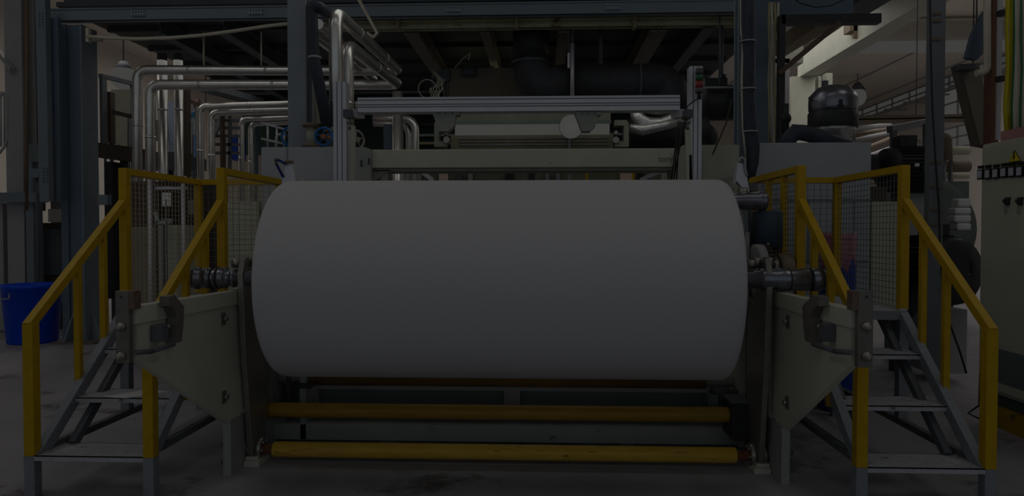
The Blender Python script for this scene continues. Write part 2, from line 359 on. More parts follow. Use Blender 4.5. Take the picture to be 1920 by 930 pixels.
tag(pbox(90,392,118,416,10.3,.2).build('steel_bracket', STEEL), 'small light fitting above the dark cabinet at left','fitting')
# stair rail fragments at far left edge
mb = MB()
for u in (2,8,13): mb.cyl(pt(u,172,9.6),pt(u,275,9.6),.012,n=8)
mb.tube(bend([pt(-20,200,9.6),pt(13,168,9.6),pt(13,270,9.6),pt(-20,310,9.6)],.1),.018)
tag(mb.build('curved_railing', LGREY), 'curved pale railing at the far left edge','railing')

tag(pbox(44,-20,74,395,11.5,.15).build('backdrop_sheet', DBROWN), 'added dark sheet in place of clutter, hiding the pale wall between the far left column and the hanging post','sheet')  # backdrop added in place of clutter, darkens the view of the pale wall
tag(pbox(90,60,118,562,11.8,.15).build('backdrop_sheet', mat('grey_backdrop',(84,84,80),.6)), 'added grey sheet in place of clutter, hiding the pale wall between hanging post and massive column','sheet')  # second added backdrop, in grey
# blue bin
c = pt(50,540,9.25); c.z = 0
t = thing('plastic_bin','large round blue plastic bin on the floor behind the left stairs','bin',(c.x,c.y+.1,0))
b0 = Vector((c.x,c.y+.1,0)); Hb = PZ(537,9.2)
MB().rev(b0,b0+Vector((0,0,1)),((.0,.0),(.0,.285),(.02,.30),(Hb-.05,.355),(Hb-.045,.375),(Hb,.375),(Hb,.345),(Hb-.04,.34),(.06,.28),(.05,0)),40,cap=False).build('body', BLUEP, t)
hp = b0+Vector((.0-.12,-.36,Hb-.1)); MB().tube(bend([hp+Vector((-.08,0,0)),hp+Vector((-.1,-.03,-.07)),hp+Vector((.1,-.03,-.07)),hp+Vector((.08,0,0))],.03),.008).build('handle', LGREY, t)

# ------------------------------------------------------------------ silver clad pipes
def pipe(pts, r, label, m=FOIL, rad=.16, joints=True, name='clad_pipe', group=None):
    P = bend(pts, rad); t = thing(name, label, 'pipe', tuple(P[0]), group)
    MB().tube(P, r, 16).build('cladding', m, t)
    if joints:
        for a,b in zip(pts,pts[1:]):
            a,b = Vector(a),Vector(b); L = (b-a).length; d = (b-a).normalized(); k = int(L/1.1)
            for i in range(k):
                q = a+d*(rad+.05+(L-2*rad-.1)*(i+.5)/max(1,k)); MB().cyl(q-d*.018,q+d*.018,r*1.035,n=16).build('seam_band', m, t)
    return t
PY = 9.6
n1 = pt(629,30,7.0); f1 = pt(748,131,PY); f1.z = PZ(131,PY); n1.z = f1.z
pipe([(n1.x,7.0,1.9),n1,f1,pt(257,131,PY),(PX(257,PY,400),PY,0)], .066, 'topmost silver clad pipe, rising by the aluminium post and turning left')
n2 = pt(651,82,7.6); f2 = pt(745,156,PY); n2.z = f2.z
pipe([(n2.x,7.6,2.25),n2,f2+Vector((.0,.1,0)),pt(274,156,PY)+Vector((0,.1,0)),(PX(274,PY,400),PY+.1,0)], .07, 'second silver clad pipe just beneath the topmost one')
pipe([pt(583,262,7.9),pt(583,62,7.9),pt(700,148,10.2)], .06, 'silver clad pipe behind the black hose, slanting back to the right', rad=.14)
pipe([pt(597,45,8.2),pt(680,118,10.4)], .06, 'short upper silver pipe between black hose and topmost pipe', rad=.1, joints=False)
pipe([pt(594,232,8.3),pt(590,80,8.3)], .055, 'pale vertical pipe standing on the left valve', m=PIPEW, joints=False)
pipe([(PX(306,10.6,300),10.6,0),(PX(306,10.6,300),10.6,4.2)], .07, 'vertical silver pipe, third from the massive left column')
pipe([(PX(336,10.6,300),10.6,0),(PX(336,10.6,300),10.6,4.2)], .065, 'vertical silver pipe just left of the dark narrow post')
BY = 11.3
pipe([(PX(376,BY,300),BY,0),(PX(376,BY,300),BY,PZ(195,BY)),pt(560,195,BY)], .055, 'silver pipe turning right at mid height, left one of its pair', rad=.14)
pipe([(PX(390,BY,300),BY+.13,0),(PX(390,BY,300),BY+.13,PZ(204,BY)),pt(560,204,BY)+Vector((0,.13,0))], .055, 'silver pipe turning right at mid height, right one of its pair', rad=.14)
CY_ = 13
pipe([(PX(453,CY_,300),CY_,0),(PX(453,CY_,300),CY_,PZ(219,CY_)),pt(560,219,CY_)], .055, 'lower silver pipe turning right, beside the white narrow panel', rad=.14)
pipe([(PX(465,CY_,300),CY_+.14,0),(PX(465,CY_,300),CY_+.14,PZ(226,CY_)),pt(560,226,CY_)+Vector((0,.14,0))], .05, 'lowest silver pipe turning right, closest to the dark blue post', rad=.14)
pipe([(PX(746,8.8,300),8.8,0),(PX(746,8.8,300),8.8,PZ(170,8.8))], .065, 'vertical silver pipe under the left half of the scanner beam')
pipe([(PX(779,9.2,300),9.2,0),(PX(779,9.2,300),9.2,PZ(222,9.2)),pt(700,222,9.2)], .05, 'thin silver pipe bending left under the scanner beam', rad=.16)
pipe([(PX(766,9.4,300),9.4,0),(PX(766,9.4,300),9.4,PZ(232,9.4)),pt(700,232,9.4)], .035, 'slimmer silver pipe nested in the bend under the scanner beam', rad=.16)
# dark posts between the pipes
for u0,u1,v0,v1,Y,m,lb in ((343,352,162,330,11.0,DBROWN,'narrow dark post right of the third pair of silver pipes'),(469,480,228,330,13.5,COLD,'dark blue post right of the lowest silver pipes'),
        (196,208,172,268,10.8,DBROWN,'dark brown panel post near the bright lamp'),(186,193,140,272,10.6,DGREY,'thin grey frame post by the massive left column'),
        (719,735,233,279,9.0,COLD,'dark blue stub post left of the silver pipe under the scanner beam'),(412,417,208,318,12.4,DBROWN,'thin brown ladder post at left background')):
    tag(pbox(u0,v0,u1,v1,Y,.12).build('upright_post', m), lb, 'post')
tag(MB().bar(pt(188,142,10.6),pt(250,157,11.4),.06,.06).build('guard_rail', DGREY),'grey frame rail under the bright left lamp','rail')
tag(MB().bar(pt(206,209,10.7),pt(262,222,10.9),.05,.06).build('guard_rail', DBROWN),'dark slanting rail across the pale panel at left','rail')
tag(pbox(208,168,262,275,13,.1).build('machine_cover', mat('pale_olive_panel',(150,148,132),.6)),'pale olive panel below the bright left lamp','panel')
tag(MB().bar(pt(186,282,10.5),pt(262,292,10.5),.3,.22).build('dark_beam', DBROWN),'heavy dark beam behind the silver pipes at left','beam')
tag(pbox(262,285,345,318,11.6,.3).build('machine_housing', DGREY),'dark housing between the silver verticals','housing')
tag(pbox(345,296,372,318,11.9,.3).build('machine_housing', DGREY),'small dark housing right of the narrow dark post','housing')
tag(pbox(196,303,213,560,10.4,.3).build('black_cabinet', BLACK),'tall black cabinet right of the massive left column','cabinet')
tag(MB().bar(pt(352,188,12.2),pt(420,215,12.2),.05,.07).build('sloping_rail', DBROWN),'dark sloping rail behind the paired silver pipes','rail')
t = thing('notice_board','white board with a cyan symbol between the silver pipes','board',tuple(pt(359,253,14)))
pbox(351,204,367,253,14,.05).build('board', WHITE, t)
mb = pbox(354.5,210,357.5,219,13.98,.02); pbox(360.5,210,363.5,219,13.98,.02,mb); pbox(357.5,213,360.5,216,13.98,.02,mb); mb.build('symbol', CYAN, t)
tag(pbox(351,255,367,294,14.2,.1).build('hanging_board', LBLUE),'light blue panel below the white symbol board','panel')
tag(pbox(315,190,330,290,14.2,.1).build('hanging_board', mat('pale_blue_panel',(150,160,180),.5)),'pale blue-grey panel between the vertical silver pipes','panel')
tag(pbox(283,225,299,262,14,.4).build('green_tank', DGREEN),'dark green tank glimpsed between silver pipes','tank')
tag(pbox(352,186,372,192,14.4,.1).build('red_strip', REDP),'red strip above the white symbol board','strip')
tag(pbox(428,256,446,299,14.2,.4).build('blue_crate', BLUEC),'dark blue crate behind the ladder at left','crate')
# ladder/stair in left background
t = thing('background_ladder','dark metal ladder frame behind the silver pipes','ladder',tuple(pt(405,318,12.6)))
MB().bar(pt(396,200,12.6),pt(396,318,12.6),.05,.05).build('rail', DGREY, t); MB().bar(pt(431,200,12.6),pt(431,318,12.6),.05,.05).build('rail', DGREY, t)
for v in (226,240,255,271,287): MB().bar(pt(394,v,12.6),pt(448,v,12.6),.05,.05).build('rung', DGREY, t)
MB().bar(pt(424,205,12.5),pt(396,262,12.5),.05,.08).build('brace', GREY, t)
t = thing('white_railing','white sloping handrail on top of the white cabinet at left','railing',tuple(pt(510,275,7.6)))
for a,b in ((230,245),(260,272)): MB().cyl(pt(490,a,7.6),pt(541,b,7.6),.012).build('rail', ALU, t)
for u in (502,519,533): MB().cyl(pt(u,232+(u-490)*.3,7.6),pt(u,276,7.6),.012).build('post', ALU, t)
MB().tube(bend([pt(517,275,7.8),pt(519,252,7.8),pt(533,252,7.8)],.05),.014).build('hoop', PIPEW, t)
# conduits top left
t = thing('sagging_conduit','pale conduit sagging under the mezzanine girder at left','conduit',tuple(pt(165,68,8.9)))
P = [pt(u,v,8.9) for u,v in ((163,68),(200,71),(260,73),(320,71),(380,66),(440,58),(500,49),(545,44))]
MB().tube(P,.022,10).build('tube', PIPEW, t); pbox(160,52,166,78,8.9,.06).build('clamp', PIPEW, t); pbox(166,66,188,76,8.95,.06).build('bracket', PIPEW, t)
for u,lb in ((320,'left'),(402,'middle'),(480,'right')):
    pass
tag(MB().tube([pt(668,-10,8.6),pt(707,62,8.6),pt(700,70,8.6),pt(688,62,8.6)],.022,8).build('hanging_conduit', PIPEW),'white conduit dropping in front of the girder above the clad pipes','conduit')
tag(MB().bar(pt(355,75,12),pt(470,120,12),.2,.12).build('diagonal_joist', DGREY),'dark diagonal joist above the horizontal silver pipes','joist')
tag(MB().bar(pt(392,166,11.2),pt(480,190,13),.3,.1).build('diagonal_joist', DGREY),'dark diagonal plate under the horizontal silver pipes','plate')
for u,wh in ((382,'leftmost, crossing the sagging conduit'),(490,'middle, just left of the tall grey column'),(575,'rightmost, behind the black hose')):
    tag(MB().cyl(pt(u,60,9.7),pt(u,122,9.7),.012,n=8).build('pipe_hanger', PIPEW),'thin rod hanger above the horizontal silver pipes, '+wh,'hanger','rod hangers above the horizontal silver pipes')

# ================================================================== REAR MACHINE
# black hose with valve below it
t = thing('rubber_hose','thick black hose coming down beside the clad pipes to the blue handwheel','hose',tuple(pt(620,238,6.9)))
MB().tube(bend([pt(640,42,8.4),pt(600,15,6.9),pt(584,10,6.9),pt(587,100,6.9),pt(614,238,6.9)],.12),.058,14).build('hose', HOSE, t)
MB().torus(pt(590,108,6.9),(0,0,1),.056,.012).build('clip', LGREY, t)
def valve(u,v,Y,rpx,m,label,face=(0,-1,0)):
    c = pt(u,v,Y); r = rpx*Y/F_PX; t = thing('gate_valve', label, 'valve', (c.x,Y+.2,c.z-r*1.1)); ax = Vector(face)
    hw = MB().torus(c,ax,r,r*.13); e = ax.cross(Vector((0,0,1))).normalized(); f = Vector((0,0,1))
    for i in range(5):
        a = 2*pi*i/5+.3; hw.cyl(c, c+(e*cos(a)+f*sin(a))*r, r*.07, n=8)
    hw.build('handwheel', m, t)
    MB().cyl(c+ax*.03, c-ax*.04, r*.3, n=14).build('hub', RUST if m is BLUEV else STEEL, t)
    q = c-ax*.2
    MB().cyl(c, q, r*.12, n=10).cyl(q-f*r*1.1, q+f*r*1.1, r*.38, n=16).cyl(q-f*r*1.1,q-f*r*.9,r*.62,n=18).cyl(q+f*r*.9,q+f*r*1.1,r*.62,n=18).ball(q,r*.55).build('body', BROWN if m is BLUEV else STEEL, t)
    return t
valve(607,256,6.6,16.5,BLUEV,'gate valve with blue handwheel under the black hose')
valve(546,256,7.5,18,BLUEV,'gate valve with blue handwheel mostly hidden by the tall grey column')
valve(668,262,6.6,17,STEEL,'gate valve with grey handwheel right of the aluminium post',(.75,-.66,0))
t = thing('flanged_pipe','pair of brown flanged pipe stubs between tall column and blue handwheel','pipe',tuple(pt(583,275,6.9)))
a = pt(583,276,6.9); MB().cyl(a,pt(583,234,6.9),.045).build('stub', CREAMD, t)
MB().cyl(pt(583,238,6.9),pt(583,232,6.9),.085).cyl(pt(583,276,6.9),pt(583,270,6.9),.085).build('flange', BROWN, t)

# side cabinets of the winder at left and right of the cream crossbeam
t = thing('winder_cabinet','white machine cabinet left of the aluminium post behind the roll','cabinet',(PX(565,6.6),6.6,0))
pbox(490,276,640,620,6.6,.35).build('body', WHITE, t); pbox(538,277,539.5,600,6.59,.02).build('seam', GREY, t)
t = thing('winder_block','cream machine frame block at the left end of the crossbeam','frame',(PX(668,6.2),6.2,0))
A = pt(640,276,6.2); B = pt(697,700,6.2)
MB().prism(((A.x,.05),(B.x,.05),(B.x,A.z-.02),(B.x-.05,A.z),(A.x,A.z)),'y',6.2,6.9).build('body', GREEN, t)
for u,v in ((676,300),(690,296)): pbox(u,v,u+2,v+12,6.185,.02).build('slot', BLACK, t)
t = thing('winder_block','cream machine frame block at the right end of the crossbeam','frame',(PX(1325,6.2),6.2,0))
A = pt(1266,272,6.2); B = pt(1383,700,6.2)
MB().prism(((A.x,.05),(B.x,.05),(B.x,A.z),(A.x+.07,A.z),(A.x,A.z-.05)),'y',6.2,6.9).build('body', CREAMD, t)
MB().box((A.x+.2,6.17,.05),(A.x+.22,6.2,A.z-.02)).build('seam', GREY, t)
t = thing('crossbeam','long cream crossbeam of the winder above the roll','beam',(-.25,6.25,PZ(318,6.25)))
a,b = PX(694,6.25,300),PX(1266,6.25,300)
MB().box((a,6.25,PZ(314,6.25)),(b,6.5,PZ(279,6.25)),.008).build('beam', CREAM, t)
MB().box((a,6.3,PZ(319,6.25)),(b,6.6,PZ(314.5,6.25))).build('lower_flange', CREAMD, t)
MB().prism(((a,PZ(318,6.3)),(a+.18,PZ(318,6.3)),(a,PZ(340,6.3))),'y',6.3,6.34).build('gusset', CREAMD, t)
def text(body, size, m, parent, loc, rot, name='lettering', sx=1):
    cu = bpy.data.curves.new(name,'FONT'); cu.body = body; cu.size = size; cu.extrude = .001; cu.align_x = 'CENTER'; cu.align_y = 'CENTER'
    o = bpy.data.objects.new(name, cu); C.objects.link(o); dg = bpy.context.evaluated_depsgraph_get(); me = bpy.data.meshes.new_from_object(o.evaluated_get(dg))
    bpy.data.objects.remove(o); me.materials.clear(); me.materials.append(m)
    n = bpy.data.objects.new(name, me); C.objects.link(n); n.parent = parent; off = Vector((0,0,0)); p = parent
    while p is not None: off += p.location; p = p.parent
    n.location = Vector(loc)-off; n.rotation_euler = rot; n.scale = (sx,1,1); return n
p = pt(1248,298,6.245); text('tory', .075, mat('faded_lettering',(112,112,104),.6), t, p, (pi/2,0,0))
t = thing('white_machine_cabinet','wide white machine cabinet behind the right stairs','cabinet',(PX(1520,6.7),6.7,0))
a,b = PX(1408,6.7,400),PX(1632,6.7,400)
MB().box((a,6.7,.05),(b,7.6,PZ(270,6.7))).build('body', WHITE, t)
for v in (375,488): MB().box((a,6.685,PZ(v,6.7)-.006),(b,6.7,PZ(v,6.7)+.006)).build('seam', GREY, t)
for u in (1515,1560,1600): MB().box((PX(u,6.7),6.69,PZ(488,6.7)),(PX(u,6.7)+.012,6.7,PZ(375,6.7))).build('seam', GREY, t)
tag(pbox(1635,378,1694,600,6.7,.5).build('cream_machine_cabinet', CREAM),'cream cabinet behind the mesh guard of the right stairs','cabinet')
tag(pbox(1630,350,1662,378,6.9,.3).build('dark_block', DBROWN),'small dark block on the cream cabinet at right','block')

# gap beneath the crossbeam: background machine parts
t = thing('far_machine','distant brown machine row seen in the gap under the crossbeam','machine',(-.2,10,0))
MB().box((PX(690,10,325),10,0),(PX(1260,10,325),10.3,PZ(321,10))).build('body', mat('far_machine_paint',(92,92,80),.6), t)
for u0,u1,m in ((700,735,CREAM),(752,765,LGREY),(779,790,LGREY),(823,840,PINK),(858,866,DGREY),(878,886,LGREY),(948,962,BLACK),(1022,1030,GREY),(1042,1050,GREY),(1163,1186,PINK),(1196,1208,BLACK)):
    pbox(u0,322,u1,345,9.9,.08).build('panel', m if m is not PINK else mat('pale_pink_panel',(200,176,160),.6), t)
t = thing('yellow_guard','small yellow guard frame in the gap under the crossbeam','frame',tuple(pt(1143,345,9.5)))
MB().bar(pt(1099,318,9.5),pt(1188,318,9.5),.03,.035).bar(pt(1100,318,9.5),pt(1100,348,9.5),.03,.03).bar(pt(1187,318,9.5),pt(1187,348,9.5),.03,.03).build('frame', YEL, t)
tag(MB().bar(pt(1200,338,9),pt(1236,322,9),.04,.05).build('white_lever', ALU),'white slanting lever at the right of the gap under the crossbeam','lever')
tag(MB().bar(pt(785,318,9),pt(812,338,9),.04,.05).build('white_lever', ALU),'white slanting lever at the left of the gap under the crossbeam','lever')

# lit carriage behind the scanner beam
Yc = 7.8
t = thing('spinning_beam_carriage','dark machine carriage with a long glowing glass panel above the crossbeam','carriage',(PX(1000,Yc),Yc,PZ(278,Yc)))
pbox(850,205,1145,228,Yc+.05,.5).build('hood', mat('olive_hood',(106,106,92),.55), t)
pbox(845,254,1150,278,Yc,.5).build('base', mat('olive_brown_machine',(100,98,80),.55), t)
mb = MB()
for v in (258,264,270): pbox(860,v,1140,v+1.6,Yc-.015,.03,mb)
mb.build('rail', DSTEEL, t)
pbox(853,231,1143,252.5,Yc+.03,.05).build('glass_panel', TUBEL, t)
pbox(850,227,1146,231,Yc,.06).build('glass_frame', DGREEN, t)
for k,(ua,ub) in enumerate(((814,838),(1153,1179))):
    s = 1 if k == 0 else -1
    A = pt(ua,225,Yc-.05); B = pt(ub,275,Yc-.05); x0,x1 = (A.x,B.x) if s==1 else (B.x,A.x); w_ = (x1-x0)
    poly = [(x0,B.z),(x1,B.z),(x1,B.z+.06),(x0+.35*w_,B.z+.06),(x0+.35*w_,A.z-.06),(x1,A.z-.06),(x1,A.z),(x0+.15*w_,A.z),(x0,A.z-.04)]
    MB().prism(poly,'y',Yc-.05,Yc+.1).build('end_bracket', mat('olive_bracket',(112,114,102),.55), t)
    c = pt(837 if k==0 else 1155,262,Yc-.08); MB().cyl(c,c+Vector((0,.08,0)),.035).cyl(c+Vector((0,0,.08)),c+Vector((0,.08,.08)),.02).build('bracket_roller', STEEL, t)
c = pt(1071,237,7.35)
t = thing('round_lamp','round glaring work lamp in front of the long glowing glass panel','lamp',tuple(c))
MB().cyl(c,c+Vector((0,.04,0)),.12,n=32).build('diffuser', LAMPM, t)
MB().cyl(c+Vector((0,.04,0)),c+Vector((0,.14,0)),.125,.07,n=32).cyl(c+Vector((0,.14,0)),c+Vector((0,.45,-.0)),.02).build('housing', DGREY, t)
l = bpy.data.lights.new('lamp_light','POINT'); l.energy = 12; l.shadow_soft_size = .05; l.color = (1,1,.92)
o = bpy.data.objects.new('lamp_light', l); C.objects.link(o); o.location = c+Vector((0,-.12,0)); l.shadow_soft_size = .02
tag(pbox(843,128,992,184,11.2,1.2).build('beige_tank', BEIGE),'beige box tank hanging behind the scanner beam, left of the black duct','tank')
t = thing('round_socket','dark round fitting on top of the beige tank','fitting',tuple(pt(879,142,11.0)))
MB().cyl(pt(879,142,11.1),pt(879,128,11.1),.12).build('body', DGREY, t)
tag(pbox(820,130,843,150,11.1,.2).build('junction_box', DGREY),'small grey junction box left of the beige tank','box')
mb = MB(); c = pt(818,160,10.2)
for i in range(7):
    a = i*.9; mb.tube([c+Vector((-.05+i*.03,0,.2-.02*i)),c+Vector((.05+.05*cos(a),.02*i,.05)),c+Vector((.0+.1*sin(a),0,-.05)),c+Vector((.06*cos(a*2),0,-.2)),c+Vector((.02*i-.05,0,-.28))],.007,6)
mb.torus(c+Vector((-.12,-.05,-.06)),(0,1,.3),.13,.007)
tag(mb.build('cable_coil', CABLEW),'tangle of white cable hanging left of the beige tank','cable')
tag(MB().tube([pt(853,127,10.8),pt(868,110,10.4),pt(882,100,10.2),pt(878,112,10.2)],.008,6).build('loose_wire', CABLEW),'loose white wire above the beige tank','wire')
# big black duct
t = thing('black_duct','large black air duct dropping from the deck and bending right above the scanner beam','duct',tuple(pt(995,52,10.2)))
R_ = .25
MB().tube([pt(995,50,10.2),pt(995,118,10.2)],R_+.005,28).build('drop', BLACK, t)
MB().tube(bend([pt(995,112,10.2),pt(1005,166,10.2),pt(1070,155,10.2)],.4,10),R_+.02,28).build('elbow', RUB, t)
MB().tube(bend([pt(1060,155,10.2),pt(1255,153,10.2),pt(1262,215,10.2)],.28,10),R_,28).build('run', RUB, t)
MB().torus(pt(995,118,10.2),(0,0,1),R_+.01,.02,32).torus(pt(1198,154,10.2),(1,0,0),R_+.01,.018,32).build('clamp_ring', DGREY, t)
t = thing('black_duct','short black air duct between tower light and right column','duct',tuple(pt(1345,190,9.8)))
MB().cyl(pt(1319,193,9.8),pt(1385,193,9.8),.24,n=28).build('barrel', BLACK, t); pbox(1322,146,1364,162,9.7,.3).build('top_box', BLACK, t); pbox(1352,139,1361,147,9.7,.1).build('knob', BLACK, t)
tag(MB().cyl(pt(1319,164,9.5),pt(1378,164,9.5),.015,n=10).build('duct_rail', LGREY),'thin light rail above the short black duct','rail')
t = thing('black_fan_housing','rounded black fan housing behind the right aluminium post','housing',tuple(pt(1280,275,8.4)))
MB().cyl(pt(1180,250,8.4),pt(1325,250,8.4),.19,n=28).build('barrel', BLACK, t); MB().ball(pt(1318,258,8.4),.17).build('end_dome', BLACK, t)
mb = MB(); a = pt(1184,222,8.0); pts = [pt(u,v,8.0) for u,v in ((1190,208),(1198,224),(1215,234),(1240,232),(1262,224),(1275,220))]
mb.tube(pts,[.06,.075,.08,.065,.07,.05],14); mb.tube([pt(u,v,7.9) for u,v in ((1180,240),(1205,244),(1235,238),(1268,230))],[.05,.06,.05,.05],12); mb.tube([pt(u,v,8.1) for u,v in ((1205,207),(1230,210),(1270,208))],.035,10)
tag(mb.build('foil_duct', FOILC),'crumpled silver foil duct under the right end of the scanner beam','duct')
tag(MB().cyl(pt(1073,82,9.88),pt(1073,195,9.88),.03,n=12).build('suspension_tube', ALU),'vertical silver tube above the middle of the scanner beam','tube')
tag(MB().bar(pt(1066,100,9.88),pt(1066,128,9.88),.03,.05).build('short_strip', ALU),'short pale strip left of the vertical silver tube','strip')

# ------------------------------------------------------------------ aluminium scanner gantry
Yg = 5.2
def profile(x0,x1,z0,z1,y0,y1,horizontal,t,name='profile'):
    MB().box((x0,y0,z0),(x1,y1,z1)).build(name, ALU, t)
    mb = MB()
    if horizontal:
        for f in (.34,.5,.82): z = z0+(z1-z0)*f; mb.box((x0,y0-.002,z-.003),(x1,y0+.01,z+.003))
    else:
        for f in (.3,.68): x = x0+(x1-x0)*f; mb.box((x-.003,y0-.002,z0),(x+.003,y0+.01,z1))
    mb.build('groove', DGREY, t)
t = thing('scanner_beam','horizontal aluminium profile beam carrying two sensor heads above the roll','beam',(-.2,Yg,PZ(206,Yg)))
a,b = pt(670,183,Yg),pt(1275,206,Yg)
profile(a.x,b.x,b.z,a.z,Yg,Yg+.12,True,t)
for (u0,u1) in ((816,856),(1084,1122)):
    A = pt(u0,209,Yg+.02); B = pt(u1,246,Yg+.02); w_ = B.x-A.x
    MB().prism(((A.x-.02,A.z),(B.x+.02,A.z),(B.x+.02,A.z-.025),(B.x-.01,A.z-.03),(B.x-.02,B.z+.04),(B.x-.06,B.z),(A.x+.03,B.z),(A.x+.01,B.z+.05),(A.x-.01,A.z-.04),(A.x-.02,A.z-.02)),'y',Yg+.02,Yg+.12).build('sensor_head', mat('grey_sensor_housing',(120,122,116),.5), t)
    mb = MB()
    for i in range(3): q = pt(u0+8+i*12,212,Yg+.01); mb.cyl(q,q+Vector((0,.03,0)),.006,n=8)
    mb.build('screw', DGREY, t)
t = thing('scanner_post','left aluminium post of the scanner gantry, silver pipe right above it','post',(PX(636,5.4),5.4,0))
a,b = pt(624,176,5.4),pt(648,340,5.4); profile(PX(626,5.4),PX(650,5.4),0,PZ(150,5.4),5.4,5.5,False,t)
pbox(650,235,664,345,5.45,.05).build('side_profile', CREAM, t)
t = thing('scanner_post','right aluminium post of the scanner gantry carrying the tower light','post',(PX(1304,5.4),5.4,0))
profile(PX(1293,5.4,200),PX(1316,5.4,200),0,PZ(124,5.4,1300),5.4,5.5,False,t)
pbox(1268,225,1293,228,5.38,.03).build('side_strip', ALU, t)
MB().bar(pt(1290,242,5.42),pt(1292,340,5.42),.04,.04).build('side_profile', CREAM, t)
for s,(u0,u1,uu) in enumerate(((643,659,674),(1284,1299,1268))):
    t = thing('clamp_bracket',('left','right')[s]+' clamp bracket joining the scanner beam to its post, with dark square cap','bracket',tuple(pt(u0,222,5.3)))
    pbox(u0,205,u1,220,5.16,.1).build('cap', LAMPK, t)
    A = pt(u1 if s==0 else u0,212,5.2); B = pt(uu+ (4 if s==0 else -4),216,5.3); MB().bar(A,B,.06,.055).build('arm', ALU, t)
    q = pt((u0+u1)/2+(4 if s==0 else -2),228,5.3); MB().ball(q,.025).cyl(q,q+Vector((0,0,-.06)),.012).cyl(pt(uu-4,190,5.22),pt(uu-4,206,5.22),.016).build('joint', STEEL, t)
# tower light
t = thing('tower_light','stack light with dark, green and red lenses on the right aluminium post','lamp',tuple(pt(1311,186,5.3)))
q = lambda v: pt(1311,v,5.32)
for v0,v1,m,nm in ((130,140,LAMPK,'dark_lens'),(140,152,LAMPG,'green_lens'),(152,165,LAMPR,'red_lens'),(165,174,DGREY,'base'),(126,130,WHITE,'cap')):
    MB().cyl(q(v1),q(v0+.4),.028 if nm!='base' else .03,n=20).build(nm, m, t)
MB().cyl(q(186),q(174),.016,n=10).build('stem', BLACK, t)
tag(MB().tube([pt(1310,184,5.3),pt(1300,190,5.28),pt(1288,200,5.25),pt(1283,235,5.3),pt(1270,300,5.6),pt(1262,345,5.8)],.005,6).build('signal_cable', BLACK),'thin black cable running from the tower light down past the bracket','cable')
for i,lb in enumerate(('left','middle','right')):
    tag(MB().tube([pt(1270+i*3,240,5.7),pt(1266+i*3,280,5.75),pt(1258+i*5,345,5.8)],.006,6).build('hanging_cable', BLACK),'black cable hanging in front of the right end of the crossbeam, %s one of three' % lb,'cable')
tag(MB().tube([pt(1372,185,6.1),pt(1362,230,6.1),pt(1336,290,6.1)],.006,6).build('slack_cable', BLACK),'slack black cable left of the tall grey right column','cable')

# cables on right columns
t = thing('cable_bundle','pair of thick black cables tied to the tall grey right column','cable',tuple(pt(1405,350,7.0)))
MB().tube([pt(u,v,6.33) for u,v in ((1397,-20),(1398,40),(1402,110),(1401,180),(1402,240),(1410,280),(1409,310),(1402,345))],.044,14).build('cable', HOSE, t)
MB().tube([pt(u,v,6.33) for u,v in ((1406,-20),(1407,40),(1408,110),(1407,180),(1411,240),(1417,275),(1415,305),(1406,340))],.035,14).build('cable', HOSE, t)
for u,v in ((1402,78),(1403,167),(1407,247)): MB().torus(pt(u,v,6.33),(0,0,1),.064,.006).build('tie', WHITE, t)
tag(MB().tube([pt(u,v,6.33) for u,v in ((1389,-20),(1390,60),(1393,78),(1391,150),(1393,235),(1398,300))],.01,8).build('thin_cable', CABLEW),'thin pale cable left of the thick black cables','cable')
for i,(u,m,lb) in enumerate(((1443,CABLEB,'leftmost'),(1448,CABLEW,'second'),(1453,CABLEB,'third'),(1459,CABLEW,'rightmost'))):
    o = MB().tube([pt(u+random.uniform(-2,2),v,8.9) for v in (5,50,100,150,200,268)],.016,8).build('tied_cable', m)
    tag(o,'pale cable in the tied bundle beside the black bracket post, %s from the left' % lb if i else 'brownish cable at the left edge of the tied bundle beside the black bracket post','cable','tied cables by the black bracket post')
t = thing('bracket_post','black steel post with a long horizontal arm at upper right','post',(PX(1466,8.7),8.7,PZ(270,8.7)))
pbox(1462,28,1471,272,8.7,.1).build('post', BLACK, t); pbox(1466,27,1653,42,8.7,.12).build('arm', BLACK, t)
MB().bar(pt(1460,138,8.65),pt(1575,42,8.65),.05,.06).build('brace', mat('brown_brace',(70,58,50),.6), t)
tag(pbox(1452,0,1600,28,9.35,.2).build('end_girder', COLD),'dark blue girder end above the black bracket arm','girder')
tag(MB().bar(pt(1590,26,10.5),pt(1660,-20,9.3),.4,.12).build('dark_sloping_beam', DGREY),'dark sloping beam above the black bracket arm','beam')
tag(MB().tube([pt(u,v,8.9) for u,v in ((1478,-10),(1500,6),(1530,14),(1560,10),(1595,-6))],.008,6).build('loop_cable', BLACK),'black cable looping at the top edge over the bracket arm','cable')

# fan cowl on white machine
t = thing('fan_cowl','shiny round metal cowl with a black band on the white cabinet','cowl',tuple(pt(1562,268,7.2)))
c = pt(1561,268,7.2); k = 7.2/F_PX; c.y = 7.2
MB().rev(c,c+Vector((0,0,1)),((0,38*k),(22*k,38*k),(26*k,42*k)),32).build('base_duct', FOILC, t)
MB().rev(c+Vector((0,0,24*k)),c+Vector((0,0,1)),((0,40*k),(3*k,43*k),(30*k,43*k),(32*k,41*k)),32).build('band', BLACK, t)
MB().rev(c+Vector((0,0,54*k)),c+Vector((0,.0,1)),((0,40*k),(8*k,42*k),(26*k,42*k),(34*k,39*k),(46*k,28*k),(50*k,16*k),(52*k,2*k)),32).build('dome', CHROME, t)
MB().torus(c+Vector((0,0,80*k)),(0,-.35,1),41.5*k,1.2*k,36).build('rim', BLACK, t)
q = c+Vector((-.02,-42*k,66*k)); MB().box(q-Vector((.015,.02,.03)),q+Vector((.015,.01,.03))).box(q-Vector((.03,.015,.035)),q+Vector((.03,.01,-.02))).build('latch', BLACK, t)
t = thing('insulated_pipe','black insulated pipe bending over the white cabinet at right','pipe',tuple(pt(1470,268,7.0)))
